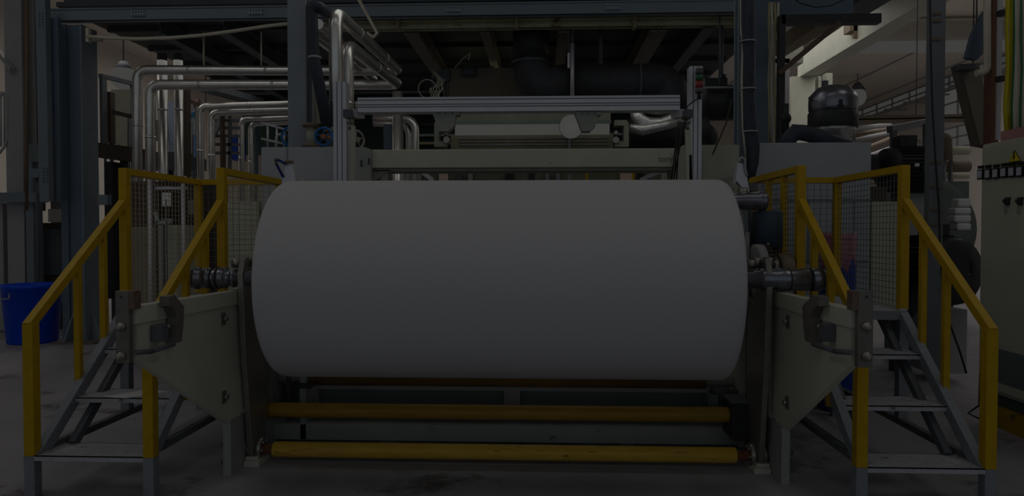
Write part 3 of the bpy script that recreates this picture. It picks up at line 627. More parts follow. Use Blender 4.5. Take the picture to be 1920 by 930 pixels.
MB().tube(bend([pt(1470,276,6.85),pt(1488,246,6.85),pt(1520,252,6.85),pt(1590,274,6.9)],.15),.075,16).build('pipe', HOSE, t)
MB().tube([pt(1485,240,7.3),pt(1530,243,7.3),pt(1560,256,7.3)],.04,12).build('rear_pipe', HOSE, t)
t = thing('small_valve','small dark valve between the black post and the cowl','valve',tuple(pt(1473,245,7.8)))
MB().cyl(pt(1473,250,7.8),pt(1473,195,7.8),.035).ball(pt(1473,222,7.8),.06).build('body', BLACK, t)

# ------------------------------------------------------------------ right background
t = thing('cable_tray','long horizontal grey cable tray in the right background','tray',tuple(pt(1600,232,14)))
MB().bar(pt(1598,222,14),pt(1838,218,14),.3,.05).bar(pt(1598,229,14),pt(1838,225,14),.3,.03).build('tray', BROWN, t)
for k,(u,v) in enumerate(((1608,232),(1618,240))): pass
t = thing('pipe_stand','grey steel stand under the cable tray','stand',tuple(pt(1710,300,12.5)))
MB().bar(pt(1668,243,12.5),pt(1742,228,13.5),.1,.12).bar(pt(1675,245,12.5),pt(1675,330,12.5),.08,.1).bar(pt(1738,232,12.5),pt(1738,330,12.5),.1,.1).build('frame', DGREY, t)
for i,(v0,v1) in enumerate(((240,236),(252,243),(262,250),(286,262),(300,280))):
    tag(MB().cyl(pt(1600,v0+2,17+i),pt(1668,v1-2,19+i),.06,n=12).build('background_pipe', (LGREY,BROWN)[i%2]),('topmost','second','third','fourth','lowest')[i]+' slanting pipe in the right background between cowl and pipe stand','pipe','slanting pipes beyond the cowl')
for i,(v,r,lb) in enumerate(((283,.07,'upper'),(313,.1,'thick middle'),(330,.06,'lower'))):
    tag(MB().cyl(pt(1755,v,12+i*.5),pt(1816,v-1,12+i*.5),r,n=16).build('horizontal_pipe', PIPEW if i!=1 else BROWN),'%s horizontal pipe between light post and control cabinet' % lb,'pipe')
tag(MB().tube(bend([pt(1757,256,11.4),pt(1776,256,11.4),pt(1776,300,11.4)],.12),.07,14).build('bent_pipe', BROWN),'bent brown pipe elbow left of the control cabinet','pipe')
tag(pbox(1763,340,1814,560,12,.5).build('machine_block', DGREEN),'dark green machine body behind the blower motor','machine')
for i,(v0,v1,u0) in enumerate(((372,388,1797),(389,402,1791),(403,417,1790),(418,432,1795))):
    tag(pbox(u0,v0,1822,v1,7.2,.14,bev=.02).build('white_sack', PAPER),('topmost','second from top','third from top','lowest')[i]+' white sack of the stack left of the control cabinet','sack','white sacks beside the control cabinet')
t = thing('square_post','tall light grey square post with black cable in front of the blower','post',(PX(1755,6.6,300),6.6,0))
pbox(1747,-20,1764,700,6.6,.08).build('post', mat('light_post_paint',(98,102,106),.5,0,.1,4,.05,((86,84,82),9,.62)), t)
mb = MB()
for v in (22,36,70,302,348,390,418): pbox(1746,v,1765,v+5,6.59,.02,mb)
mb.build('rust_band', BROWN, t)
tag(MB().tube([pt(u,v,6.5) for u,v in ((1744,-10),(1745,90),(1748,200),(1754,300),(1760,380),(1763,480),(1770,560),(1782,610),(1800,660),(1812,700)) ],.009,8).build('black_cable', BLACK),'thin black cable draped along the light grey square post','cable')
tag(MB().tube([pt(1838,700,5.6),pt(1836,760,5.6),pt(1815,775,5.7),pt(1842,788,5.55)],.008,8).build('floor_cable', BLACK),'black cable curling on the floor behind the right stair post','cable')
# blower
t = thing('blower_fan','large grey-green blower housing behind the right handrail','blower',(PX(1735,8.2),8.2,0))
c = pt(1735,430,8.2); MB().rev(c,c+Vector((0,.55,0)),((0,.1),(0.01,.5),(.02,.58),(.5,.58),(.52,.5)),40).build('scroll', mat('blower_paint',(86,92,88),.5,0,.1,4,.05), t)
pbox(1700,350,1746,455,8.1,.5).build('outlet', GREEN, t); pbox(1690,350,1762,362,8.05,.6).build('mount_plate', LGREY, t)
pbox(1700,450,1770,458,8.0,.6).build('lower_plate', LGREY, t)
pbox(1700,520,1740,700,8.1,.5).build('pedestal', DGREY, t)
def motor(c, ax, r, L, label, name='electric_motor'):
    c = Vector(c); ax = Vector(ax).normalized(); t = thing(name, label, 'motor', tuple(c-Vector((0,0,r))))
    MB().rev(c,c+ax,((0,r*.5),(.01,r*.86),(L*.16,r*.93),(L*.18,r*.93),(L*.18,r*.86),(L,r*.86),(L,r*.5)),32).build('body', BLACK, t)
    mb = MB(); up = Vector((0,0,1)); e = ax.cross(up).normalized(); f = e.cross(ax)
    for i in range(36):
        a = 2*pi*i/36; d = e*cos(a)+f*sin(a); mb.bar(c+ax*L*.2+d*r*.92,c+ax*L*.85+d*r*.92,.006,r*.12,d)
    mb.build('cooling_fins', BLACK, t)
    MB().rev(c+ax*L*.83,c+ax*(L+1),((0,r*.98),(L*.15,r*.98),(L*.22,r*.7),(L*.22,.01)),32).build('fan_cover', RUB, t)
    q = c+ax*L*.45+up*r; MB().box(q-Vector((.09,.09,.02)),q+Vector((.09,.09,.1)),.01).build('terminal_box', BLACK, t)
    q = c+ax*L*.72+up*(r+.03); MB().torus(q,(0,-1,0),.035,.01,20).build('lifting_eye', EYE, t)
    return t
UM = motor(pt(1655,318,7.6),(1,.05,0),.25,.5,'black electric motor with cooling fins above the right guard rail')
mb = MB(); p = pt(1718,308,7.3)
pbox(1716,306,1724,312,7.32,.01,mb); pbox(1734,308,1743,318,7.32,.01,mb)
mb.build('type_plate', PAPER, UM)
tag(pbox(1632,289,1652,335,7.5,.3,bev=.03).build('motor_gearbox', BLACK),'black gearbox at the left end of the upper black motor','gearbox')
t = motor(pt(1800,510,6.95),(-.35,.94,0),.36,.6,'large dark blower motor behind the sloping right handrail')
tag(pbox(1745,580,1812,700,7.2,.5).build('motor_plinth', LGREY),'light plinth under the large dark blower motor','plinth')
tag(MB().tube(bend([pt(1745,470,7.1),pt(1722,490,7.1),pt(1718,560,7.1),pt(1700,590,7.1)],.15),.06,12).build('ribbed_hose', HOSE),'dark ribbed hose by the blower pedestal','hose')

# upper right corner clutter
t = thing('hanging_duct','grey sloping duct panel hanging above the control cabinet','duct',tuple(pt(1820,260,6.5)))
A = [pt(1800,120,6.6),pt(1835,118,6.6),pt(1866,262,6.6),pt(1862,275,6.6),pt(1838,270,6.6)]
MB().prism([(p.x,p.z) for p in A],'y',6.6,6.75).build('panel', mat('smoky_brown_panel',(92,88,80),.6), t)
pbox(1799,120,1830,130,6.5,.1).build('hinge', DGREY, t)
A = [pt(1848,18,6.4),pt(1856,20,6.4),pt(1845,100,6.4),pt(1832,112,6.4),pt(1812,108,6.4),pt(1824,62,6.4)]
tag(MB().prism([(p.x,p.z) for p in A],'y',6.4,6.45).build('dark_cloth_flap', COLD),'dark blue cloth flap hanging at upper right','cloth')
t = thing('white_drop_pipe','white vertical pipe with a hooked end at upper right','pipe',tuple(pt(1852,140,6.2)))
MB().tube(bend([pt(1851,-20,6.2),pt(1851,134,6.2),pt(1830,138,6.2)],.06),.028,14).build('pipe', PIPEW, t)
tag(pbox(1861,-20,1872,270,6.2,.1).build('brown_post', mat('rust_brown_post',(88,62,50),.6)),'rust-brown post beside the coloured cables','post')
tag(pbox(1873,-20,1876,262,6.1,.02).build('white_strip', ALU),'thin white strip between the brown post and coloured cables','strip')
tag(pbox(1876,18,1886,28,6.0,.06).build('cable_clip', BLACK),'upper black cable clip at right','clip'); tag(pbox(1874,142,1884,152,6.0,.06).build('cable_clip', BLACK),'lower black cable clip at right','clip')
cabs = [(1889,CABLEY,'yellow'),(1893,CABLEY,'yellow'),(1897,CABLEY,'yellow'),(1891,CABLEY,'yellow'),(1901,CABLEG,'green'),(1903,CABLEW,'white'),(1906,CABLEW,'white'),(1909,CABLEP,'purple'),(1913,CABLEY,'yellow'),(1911,CABLEW,'white'),(1916,CABLEG,'green'),(1919,CABLEW,'white'),(1924,CABLEY,'yellow')]
for i,(u,m,cn) in enumerate(cabs):
    dx = random.uniform(-3,3); x1 = random.uniform(-4,4)
    yy = 5.9+random.uniform(-.06,.06)
    tag(MB().tube([pt(u+dx*.3,-20,yy),pt(u+dx,60,yy),pt(u+x1*.3,130,yy),pt(u-3+x1,200,yy),pt(u-3,256,yy)],.009,8).build('coloured_cable', m),
        '%s cable hanging above the control cabinet, %s' % (cn, ('leftmost of the bundle','third of the bundle from the left','fourth of the bundle from the left','second of the bundle from the left','left of the white cables','beside the left green cable','next to the purple cable on its left','the only purple one','right of the purple cable','touching the purple cable on its right','nearer the frame edge','nearest the frame edge','at the very edge of the frame')[i]),'cable','%s cables above the control cabinet' % cn)

# control cabinet (its door faces the machine)
XC = 3.52; y0,y1 = 4.6,5.87; zt = 2.2
t = thing('control_cabinet','tall cream electrical control cabinet with meters at the right edge','cabinet',(XC+.3,5.2,0))
MB().box((XC+.01,y0,.24),(XC+.65,y1,zt),.01).build('body', CREAM, t)
d = MB().box((XC-.01,y0,.27),(XC+.01,y1-.03,zt-.03),.004).build('door', CREAM, t)
def on_door(u,v):       # the spot of the door seen at that place
    dd = _R*((u-960)/F_PX)+_U*((465-v)/F_PX)+_F; return Vector((0,0,CAM_H))+dd*((XC-.012)/dd.x)
for i,(u,v) in enumerate(((1840,326),(1854,325),(1869,324),(1884,322),(1899,321),(1914,320),(1931,318))):
    p = on_door(u,v); m = MB().box((XC-.025,p.y-.035,p.z-.045),(XC-.01,p.y+.035,p.z+.035)).box((XC-.022,p.y-.033,p.z+.042),(XC-.01,p.y+.033,p.z+.065)).build('meter', SIGNK, t)
    MB().box((XC-.028,p.y-.026,p.z-.034),(XC-.025,p.y+.028,p.z+.026)).build('meter_face', GAUGE, m)
for (u,v) in ((1890,379),(1914,379)):
    p = on_door(u,v); m = MB().box((XC-.02,p.y-.03,p.z+.02),(XC-.01,p.y+.03,p.z+.036)).cyl((XC-.01,p.y,p.z),(XC-.03,p.y,p.z),.024).bar((XC-.03,p.y-.02,p.z-.015),(XC-.03,p.y+.02,p.z+.015),.02,.02).build('key_switch', BLACK, t)
    MB().bar((XC-.035,p.y,p.z-.01),(XC-.02,p.y+.02,p.z-.09),.004,.012).build('key', LGREY, m)
p = on_door(1822,503); m = MB().box((XC-.025,p.y-.016,p.z-.075),(XC-.01,p.y+.016,p.z+.075),.004).build('handle', BLACK, t)
MB().cyl((XC-.028,p.y,p.z-.05),(XC-.024,p.y,p.z-.05),.011).build('lock', STEEL, m)
a = on_door(1902,281); b = on_door(1891,304.5); c = on_door(1915,302.5)
def tri(k,x,m,nm):
    z = (b.z+c.z)/2; g = Vector(((a.x),(a.y+b.y+c.y)/3,(a.z+2*z)/3)); P = [(a.y,a.z),(b.y,z),(c.y,z)]
    return MB().prism([(g.y+(q[0]-g.y)*k,g.z+(q[1]-g.z)*k) for q in P],'x',x,XC-.01).build(nm, m, t)
tri(1.0,XC-.0125,SIGNK,'sign_border'); tri(.86,XC-.0145,SIGN,'warning_sign')
gy = a.y; gz = (a.z+2*(b.z+c.z)/2)/3
MB().prism([(gy-.002,gz+.048),(gy-.014,gz+.0),(gy+.004,gz+.004),(gy-.004,gz-.03),(gy+.016,gz+.014),(gy-.001,gz+.012),(gy+.008,gz+.048)],'x',XC-.017,XC-.0145).build('lightning_bolt', SIGNK, t)
text('有电危险', .034, SIGNK, t, (XC-.017,gy,gz-.045), (pi/2,0,-pi/2))
mb = MB()
for r in range(3):
    for i in range(16):
        y = 5.62-i*.055; z = .55-r*.085; mb.box((XC-.013,y-.012,z-.03),(XC-.009,y+.006,z+.03))
mb.box((XC-.0105,4.7,.34),(XC-.0095,5.66,.6)).build('vent_grille', DGREEN, t)
MB().box((XC+.04,y0,.14),(XC+.6,y1-.05,.25)).build('plinth', PLINTH, t)
tag(MB().box((XC-.03,4.6,0),(XC+.12,5.75,.145)).build('yellow_kerb', PLY),'worn yellow kerb on the floor below the control cabinet','kerb')
p = on_door(1870,262); tag(MB().box((XC+.02,4.6,zt),(XC+.4,5.66,zt+.075)).build('red_board', REDP),'flat pale red board lying on the control cabinet','board')

# ================================================================== WINDER IN FRONT
CX = -.25
AX = Vector((0,4.38,1.21)); RR = .607
# roll of nonwoven fabric
t = thing('fabric_roll','huge white nonwoven fabric roll lying across the winder','roll',(CX,4.38,AX.z-RR))
L0,L1 = -1.585,1.087
MB().rev((L0,4.38,AX.z),(L1,4.38,AX.z),((0,.09),(0,RR-.03),(.006,RR-.012),(.02,RR-.003),(.05,RR),(L1-L0-.05,RR),(L1-L0-.02,RR-.003),(L1-L0-.006,RR-.012),(L1-L0,RR-.03),(L1-L0,.09)),160,cap=False).build('wound_fabric', FABRIC, t)
MB().rev((L0-.01,4.38,AX.z),(L1+.01,4.38,AX.z),((0,.05),(0,.09),(L1-L0+.02,.09),(L1-L0+.02,.05)),40,cap=False).build('core_tube', BROWN, t)
def sh(u,v=521): return pt(u,v,4.38).x
t = thing('winding_shaft','dark steel winding shaft through the white roll, resting on both rails','shaft',(CX,4.38,AX.z-.07))
xl,xr = sh(352),sh(1549)
prof = [(0,.04),(.004,.052),(.02,.062),(.05,.064),(.052,.071),(.075,.071),(.078,.062),(.13,.064),(.132,.068),(.145,.068),(.147,.062),(.20,.062),(.203,.066),(.25,.066),(.252,.05),(.29,.05),(.292,.058),(.31,.058),(.312,.045),(.9,.045)]
W_ = xr-xl; prof += [(W_-.9,.045),(W_-.44,.045),(W_-.435,.055),(W_-.40,.055),(W_-.398,.066),(W_-.375,.07),(W_-.30,.066),(W_-.295,.071),(W_-.23,.069),(W_-.225,.066),(W_-.11,.07),(W_-.105,.062),(W_-.09,.062),(W_-.085,.071),(W_-.03,.068),(W_-.01,.06),(W_,.035)]
MB().rev((xl,4.38,AX.z),(xr,4.38,AX.z),prof,36).build('shaft', CHROME, t)
for x in (xl+.055,xl+.165,xl+.2,xr-.225,xr-.095,xr-.03): MB().torus((x,4.38,AX.z),(1,0,0),.066,.005,36).build('retaining_ring', BLACK, t)
t = thing('standby_shaft','short dark steel shaft end above the right swing arm','shaft',tuple(pt(1395,395,4.9)))
a = pt(1340,378,4.9); a.z = pt(1415,377,4.9).z; xe = PX(1437,4.9)
MB().rev((a.x-1.4,4.9,a.z),(xe,4.9,a.z),((0,.055),(1.4,.055),(xe-a.x+1.4-.17,.055),(xe-a.x+1.4-.165,.062),(xe-a.x+1.4-.06,.062),(xe-a.x+1.4-.055,.068),(xe-a.x+1.4-.045,.068),(xe-a.x+1.4-.04,.06),(xe-a.x+1.4-.035,.067),(xe-a.x+1.4-.008,.064),(xe-a.x+1.4,.05)),32).build('shaft', CHROME, t)

def side(s):    # s = -1 left, +1 right
    nm = 'left' if s < 0 else 'right'
    xf, xb = (-2.018,-1.94) if s < 0 else (1.478,1.452)         # rail plate: front end, rear end
    def skew(mb, x0):
        for v in mb.bm.verts: v.co.x += (xf + (xb-xf)*(v.co.y-3.41)/.85)
        return mb
    t = thing('side_frame','%s cream side plate of the winder with its sloping lower edge and floor column' % nm,'frame',(xb,4.3,0))
    zt_ = 1.135; i = -s*.02
    skew(MB().prism([(3.42,.865),(3.42,1.06),(4.46,1.06),(4.46,.40),(4.38,.335),(4.24,.33)],'x',-.018,.018),0).build('plate', CREAM, t)
    skew(MB().box((-.03,3.40,1.045),(.03,4.48,zt_),.004),0).build('rail', CREAM, t)
    # column plate standing on the floor, with the hole for the lower axle
    xc = -1.935 if s < 0 else 1.445
    mb = MB(); mb.prism([(4.25,0),(4.25,.34),(4.50,.34),(4.50,1.04),(5.5,1.04),(5.5,0)],'x',xc-.024,xc+.024); mb.build('column_plate', GREEN, t)
    MB().cyl((xc-s*.026,4.52,.085),(xc-s*.018,4.52,.085),.07,n=28).build('axle_hole', BLACK, t)
    MB().torus((xc-s*.026,4.52,.085),(1,0,0),.072,.006,28).build('hole_rim', DSTEEL, t)
    for (y,z) in ((4.2,.975),(4.2,.50)):
        x = xf+(xb-xf)*(y-3.41)/.85
        MB().box((x-s*.015,y-.028,z-.038),(x-s*.022,y+.028,z+.038)).cyl((x-s*.02,y,z),(x-s*.045,y,z),.016,n=6).build('bolt', STEEL, t)
    MB().box((xc-s*.03,4.42,0),(xc-s*.13,4.62,.035)).box((xc-s*.03,4.45,.035),(xc-s*.11,4.55,.055)).build('foot_block', CREAM, t)
    for z in (.05,.16): MB().cyl((xc+s*.024,4.36,z),(xc+s*.08,4.36,z),.018,n=6).build('foot_bolt', DSTEEL, t)
    # end stop bracket at the front of the rail
    ua,ub = (220,247) if s < 0 else (1606,1633)
    t2 = thing('end_stop','%s dark steel end stop plate with two big bolts at the front of the rail' % nm,'bracket',(xf,3.38,.85))
    A = pt(ua,545,3.38); B = pt(ub,680 if s < 0 else 688,3.38)
    MB().box((A.x,3.36,B.z),(B.x,3.395,A.z),.003).build('plate', DSTEEL, t2)
    xo = B.x if s < 0 else A.x; MB().box((xo,3.36,A.z-.09),(xo-s*.028,3.42,A.z),.002).build('rust_tab', mat('rusty_plate',(96,84,74),.55,.3,.15,10,.1,((120,84,60),9,.5)), t2)
    for v in (613,668): q = pt(228 if s < 0 else 1624, v, 3.36); MB().rev(q+Vector((0,.0,0)),q-Vector((0,1,0)),((0,.022),(.012,.022),(.013,.016),(.03,.015),(.036,.006)),14).build('bolt', STEEL, t2)
    q = pt(227 if s < 0 else 1625,557,3.36); MB().cyl(q,q-Vector((0,.002,0)),.006,n=8).build('small_hole', BLACK, t2)
    # latch hook with guide block, and pull handle
    def on(u,v,off=.02):      # spot on the inner face of the rail plate
        dd = _R*((u-960)/F_PX)+_U*((465-v)/F_PX)+_F; x = (xf+xb)/2-s*off
        k = x/dd.x
        for _ in range(3): k = (xf+(xb-xf)*(dd.y*k-3.41)/.85 - s*off)/dd.x
        return Vector((0,0,CAM_H))+dd*k
    m_ = (lambda u: u) if s < 0 else (lambda u: 1851-(u-0)+0)
    t3 = thing('stop_hook','%s dark steel stop hook standing on the rail' % nm,'hook',tuple(on(m_(312),640)))
    P = [on(m_(u),v) for u,v in ((291,574),(291,556),(305,553),(326,575),(324,612),(320,640),(308,643),(309,595),(302,577))]
    a_ = xf+(xb-xf)*.25
    MB().prism([(p.y,p.z) for p in P],'x',a_-s*.035,a_-s*.085).build('hook', DSTEEL, t3)
    p = on(m_(295),623,.03); MB().box((p.x+s*.01,p.y-.045,p.z-.042),(p.x-s*.045,p.y+.03,p.z+.042),.003).build('guide_block', DGREY, t3)
    p = on(m_(315),612,.09); MB().cyl(p,p-Vector((s*.01,0,0)),.01,n=10).build('pivot_pin', STEEL, t3)
    P = [on(m_(254),661,.06),on(m_(284),659,.08),on(m_(326),645,.1)]
    MB().tube([P[0],P[1]],.0125,12).tube([P[1]+(P[2]-P[1])*.04,P[2]],.0125,12).build('pull_handle', DGREY, t3)
    # swing arm
    xa = -1.875 if s < 0 else sh(1438)
    t4 = thing('swing_arm','%s tall steel swing arm holding the winding shaft' % nm,'arm',(xa,4.5,0))
    poly = [(4.33,1.10),(4.32,1.24),(4.36,1.335),(4.42,1.345),(4.47,1.30),(4.54,1.14),(4.72,.95),(4.74,.5),(4.65,.06),(4.58,.01),(4.48,.02),(4.45,.08),(4.36,.72)]
    MB().prism(poly,'x',xa-.018,xa+.018).build('arm_plate', STEEL, t4, bevel=.004)
    for q in (-1,1): MB().cyl((xa+q*.055,4.54,.085),(xa+q*.018,4.54,.085),.07,n=26).build('pivot_flange', STEEL, t4)
    for k in range(6):
        a2 = k*pi/3; MB().cyl((xa-s*.05,4.54+.05*cos(a2),.085+.05*sin(a2)),(xa-s*.068,4.54+.05*cos(a2),.085+.05*sin(a2)),.008,n=6).build('flange_bolt', STEEL, t4)
    MB().cyl((xa+.018,4.47,1.31),(xa+.055,4.47,1.31),.035,n=20).build('top_roller', STEEL, t4)
    MB().cyl((xa-.055,4.47,1.31),(xa-.018,4.47,1.31),.035,n=20).cyl((xa-.1,4.45,1.30),(xa-.05,4.45,1.30),.03,n=16).build('top_roller', STEEL, t4)
    return t
side(-1); side(1)

# yellow tubes and rollers below the roll
t = thing('lower_axle','worn yellow tube near the floor with rusty axle ends, lowest of the rollers','tube',(CX,4.52,.03))
x0,x1 = pt(513,848,4.52).x, pt(1380,860,4.52).x
MB().rev((x0,4.52,.085),(x1,4.52,.085),((0,.03),(0,.044),(.008,.05),(x1-x0-.008,.05),(x1-x0,.044),(x1-x0,.03)),28).build('yellow_sleeve', YELP, t)
MB().cyl((-1.93,4.52,.085),(1.44,4.52,.085),.031).build('rusty_axle', RUST, t)
t = thing('middle_tube','dull yellow tube above the lowest yellow tube, ending at a black gearbox','tube',(CX,4.78,.25))
z = pt(930,773,4.78).z; x0,x1 = pt(489,768,4.78).x, pt(1366,779,4.78).x
MB().rev((x0,4.78,z),(x1,4.78,z),((0,.03),(0,.049),(.01,.051),(x1-x0-.01,.051),(x1-x0,.049),(x1-x0,.03)),28).build('tube', mat('ochre_paint',(142,110,42),.4,0,.14,4,.1,((110,76,30),7,.62),(1,6,6)), t)
t = thing('support_roller','dark orange roller right under the white roll','roller',(CX,5.05,.4))
z = pt(930,712,5.05).z
MB().cyl((-1.9,5.05,z),(1.42,5.05,z),.036,n=24).build('shaft', CREAMD, t)
MB().cyl((pt(582,712,5.05).x,5.05,z),(pt(1322,712,5.05).x,5.05,z),.05,n=28).build('sleeve', ORG, t)
MB().cyl((pt(1378,712,5.05).x,5.05,z),(pt(1396,712,5.05).x,5.05,z),.06,n=24).build('collar', STEEL, t)
p = pt(566,718,4.95); tag(MB().prism([(p.x-.08,p.z+.0),(p.x+.09,p.z+.0),(p.x+.07,p.z-.035),(p.x-.05,p.z-.035)],'y',4.93,5.0).build('black_clamp', BLACK),'small black clamp below the left end of the support roller','clamp')
# lower machine frame with two panels
t = thing('cross_member','grey-green lower cross frame of the winder with two sunken panels','frame',(CX,5.2,.02))
Yf = 5.15
def fz(v): return pt(960,v,Yf).z
xs = [pt(u,770,Yf).x for u in (560,597,945,975,1327,1362)]
MB().box((-1.9,Yf,fz(733)),(1.42,Yf+.1,fz(722))).build('top_rail', GREEN, t)
MB().box((xs[0],Yf,fz(812)),(xs[1],Yf+.1,fz(733))).build('upright', GREEN, t)
MB().box((xs[2],Yf,fz(812)),(xs[3],Yf+.1,fz(733))).build('upright', GREEN, t)
MB().box((xs[4],Yf,fz(812)),(xs[5],Yf+.1,fz(733))).build('upright', GREEN, t)
MB().box((xs[1],Yf+.07,.06),(xs[2],Yf+.09,fz(733))).build('sunken_panel', DGREEN, t)
MB().box((xs[3],Yf+.07,.06),(xs[4],Yf+.09,fz(733))).build('sunken_panel', DGREEN, t)
MB().box((-1.89,Yf+.02,.1),(xs[0],Yf+.06,fz(722))).build('end_panel', DGREEN, t)
t = thing('bottom_beam','grey-green bottom beam behind the lowest yellow tube','beam',(CX,4.95,0))
MB().box((pt(495,820,4.95).x,4.95,.02),(pt(1392,820,4.95).x,5.2,.135),.004).build('beam', GREEN, t)
MB().box((CX-.9,4.97,0),(CX-.8,5.15,.02)).box((CX+.8,4.97,0),(CX+.9,5.15,.02)).build('foot', DGREY, t)
# gearbox
t = thing('gearbox','black gearbox at the right end of the middle yellow tube','gearbox',(PX(1385,4.75),4.75,.13))
a,b = pt(1372,757,4.7),pt(1407,826,4.7); MB().box((a.x,4.68,b.z),(b.x,4.95,a.z),.012).build('body', BLACK, t)
z = pt(1366,779,4.78).z; x1 = pt(1366,779,4.78).x
MB().rev((x1,4.78,z),(x1+.05,4.78,z),((0,.065),(.012,.08),(.05,.085)),28).build('flange', BLACK, t)
MB().box((a.x-.01,4.69,a.z),(b.x-.01,4.9,a.z+.02),.005).build('cover', DGREY, t)
q = pt(1352,742,4.95); MB().cyl(q-Vector((.07,0,0)),q+Vector((.13,0,-.02)),.055,n=24).ball(q+Vector((.1,0,-.01)),.06).build('motor', RUB, t)
q = pt(1337,748,4.9); MB().box(q-Vector((.04,.03,.05)),q+Vector((.03,.03,.03)),.005).build('terminal_box', DGREY, t)
# rear side walls of the winder, drive wheels
tag(MB().box((-1.72,4.95,.02),(-1.68,6.2,1.62)).build('inner_side_wall', GREEN),'grey-green inner side wall hidden behind the left part of the roll','wall plate')
t = thing('inner_side_wall','grey-green inner side wall between the roll and the right swing arm','wall plate',(1.37,5.4,0))
MB().prism([(4.9,.02),(6.2,.02),(6.2,1.9),(5.1,1.9),(4.95,1.55),(4.9,.9)],'x',1.35,1.39).build('plate', CREAMD, t)
MB().box((1.39,4.93,.35),(1.42,5.0,1.5)).build('edge_strip', LGREY, t)
for z in (1.15,1.25,.95): MB().cyl((1.39,5.0,z),(1.43,5.0,z),.015,n=6).build('bolt', STEEL, t)
t = thing('drive_wheels','group of pale, toothed and brown drive wheels above the right swing arm','wheels',tuple(pt(1440,520,4.85)))
def wheel(ua,ub,v,r,m,nm,teeth=False):
    A = pt(ua,v,4.85); B = pt(ub,v,4.85); B.z = A.z; B.y = A.y
    mb = MB().rev(A,B,((0,r*.9),(.004,r),((B-A).length-.004,r),((B-A).length,r*.9)),36)
    if teeth:
        for k in range(30):
            a2 = 2*pi*k/30; d = Vector((0,cos(a2),sin(a2))); mb.bar(A+d*r,B+d*r,.014,.024,d)
    mb.build(nm, m, t)
wheel(1413,1430,505,.17,LGREY,'pale_wheel'); wheel(1431,1441,502,.145,DBROWN,'toothed_wheel',True); wheel(1442,1456,508,.1,STEEL,'small_roller'); wheel(1457,1482,510,.125,BROWN,'brown_roller')
MB().cyl(pt(1395,506,4.85),pt(1484,506,4.85),.03).build('axle', STEEL, t)
t = thing('motor_shroud','dark blue-grey cylindrical motor shroud right of the roll','motor',tuple(pt(1440,465,4.95)))
c = pt(1439,463,4.98); zt2 = pt(1439,396,4.98).z
MB().rev(c,c+Vector((0,0,1)),((0,.085),(0,.1),(zt2-c.z-.01,.1),(zt2-c.z,.093)),36).build('shroud', mat('slate_blue_paint',(58,70,82),.45,0,.08,4,.03), t)
mb = MB()
for k in range(20):
    a2 = 2*pi*k/20; mb.box(c+Vector((.09*cos(a2)-.004,.09*sin(a2)-.004,-.06)),c+Vector((.09*cos(a2)+.004,.09*sin(a2)+.004,.001)))
mb.cyl(c-Vector((0,0,.06)),c,.07).build('vent_ribs', DBROWN, t)
MB().cyl(c-Vector((0,0,.35)),c-Vector((0,0,.06)),.08).build('flange_body', BLACK, t)
MB().ball(c+Vector((-.03,-.108,.02)),.012).build('screw', STEEL, t)
# white cylinder levers above the roll ends
t = thing('pneumatic_lever','white lever bracket with blue air hose above the left end of the roll','lever',tuple(pt(540,342,5.0)))
P = [pt(u,v,5.0) for u,v in ((528,344),(533,330),(535,313),(549,309),(552,322),(557,344))]
MB().prism([(p.x,p.z) for p in P],'y',4.98,5.05).build('bracket', ALU, t, bevel=.004)
MB().tube(bend([pt(u,v,4.97) for u,v in ((536,308),(525,301),(517,299),(518,307),(531,332))],.05),.009,10).build('air_hose', mat('dark_blue_hose',(26,34,92),.4), t)
MB().ball(pt(517,299,4.96),.012).ball(pt(517,306,4.96),.01).cyl(pt(542,306,5.0),pt(542,301,5.0),.03).build('fitting', BROWN, t)
tag(MB().cyl(pt(560,340,5.0),pt(574,340,5.0),.02).build('roller_end', LGREY),'pale roller end peeping over the top left of the roll','roller')
t = thing('pneumatic_lever','white lever bracket with bent cable above the right end of the roll','lever',tuple(pt(1392,380,4.95)))
P = [pt(u,v,4.95) for u,v in ((1377,345),(1382,306),(1391,306),(1399,328),(1406,372),(1400,376),(1388,350),(1380,340))]
MB().prism([(p.x,p.z) for p in P],'y',4.93,5.0).build('bracket', ALU, t, bevel=.004)
MB().tube(bend([pt(u,v,4.92) for u,v in ((1387,304),(1388,294),(1397,298),(1397,318),(1401,330))],.04),.008,10).build('air_hose', LGREY, t)
MB().cyl(pt(1385,362,4.9),pt(1400,362,4.9),.04,n=18).build('roller', STEEL, t)
tag(pbox(1403,343,1420,358,5.05,.08).build('grey_box', DGREY),'small dark grey box beside the right lever bracket','box')

# upright wrapped roll behind the right stairs
c = pt(1569,550,6.1); c.z = 0
t = thing('wrapped_roll','upright roll wrapped in blue cloth with pink film on top','roll',tuple(c))
zt3 = PZ(437,6.1,1569); zb3 = PZ(484,6.1,1569); r = 31.5*6.1/F_PX
mb = MB().rev(c,c+Vector((0,0,1)),[(0,r)]+[(z_,r*(1+.02*sin(z_*47))) for z_ in [i*.06 for i in range(1,int(zb3/.06)+1)]]+[(zb3,r*.97)],40); mb.build('blue_wrap', CLOTH, t)
pk = MB().rev(c+Vector((0,0,zb3-.06)),c+Vector((0,0,9)),((0,r*.9),(.03,r*1.02),(.1,r),(zt3-zb3+.03,r*1.05),(zt3-zb3+.06,r*1.04),(zt3-zb3+.055,r*.5)),40)
for v in pk.bm.verts:
    h = v.co.z-(zb3-.06)
    if h < .05: a_ = atan2(v.co.y-c.y,v.co.x-c.x); v.co.z += .05*sin(a_*5)+.03*sin(a_*11+1)-.02
pk.build('pink_film', PINK, t)

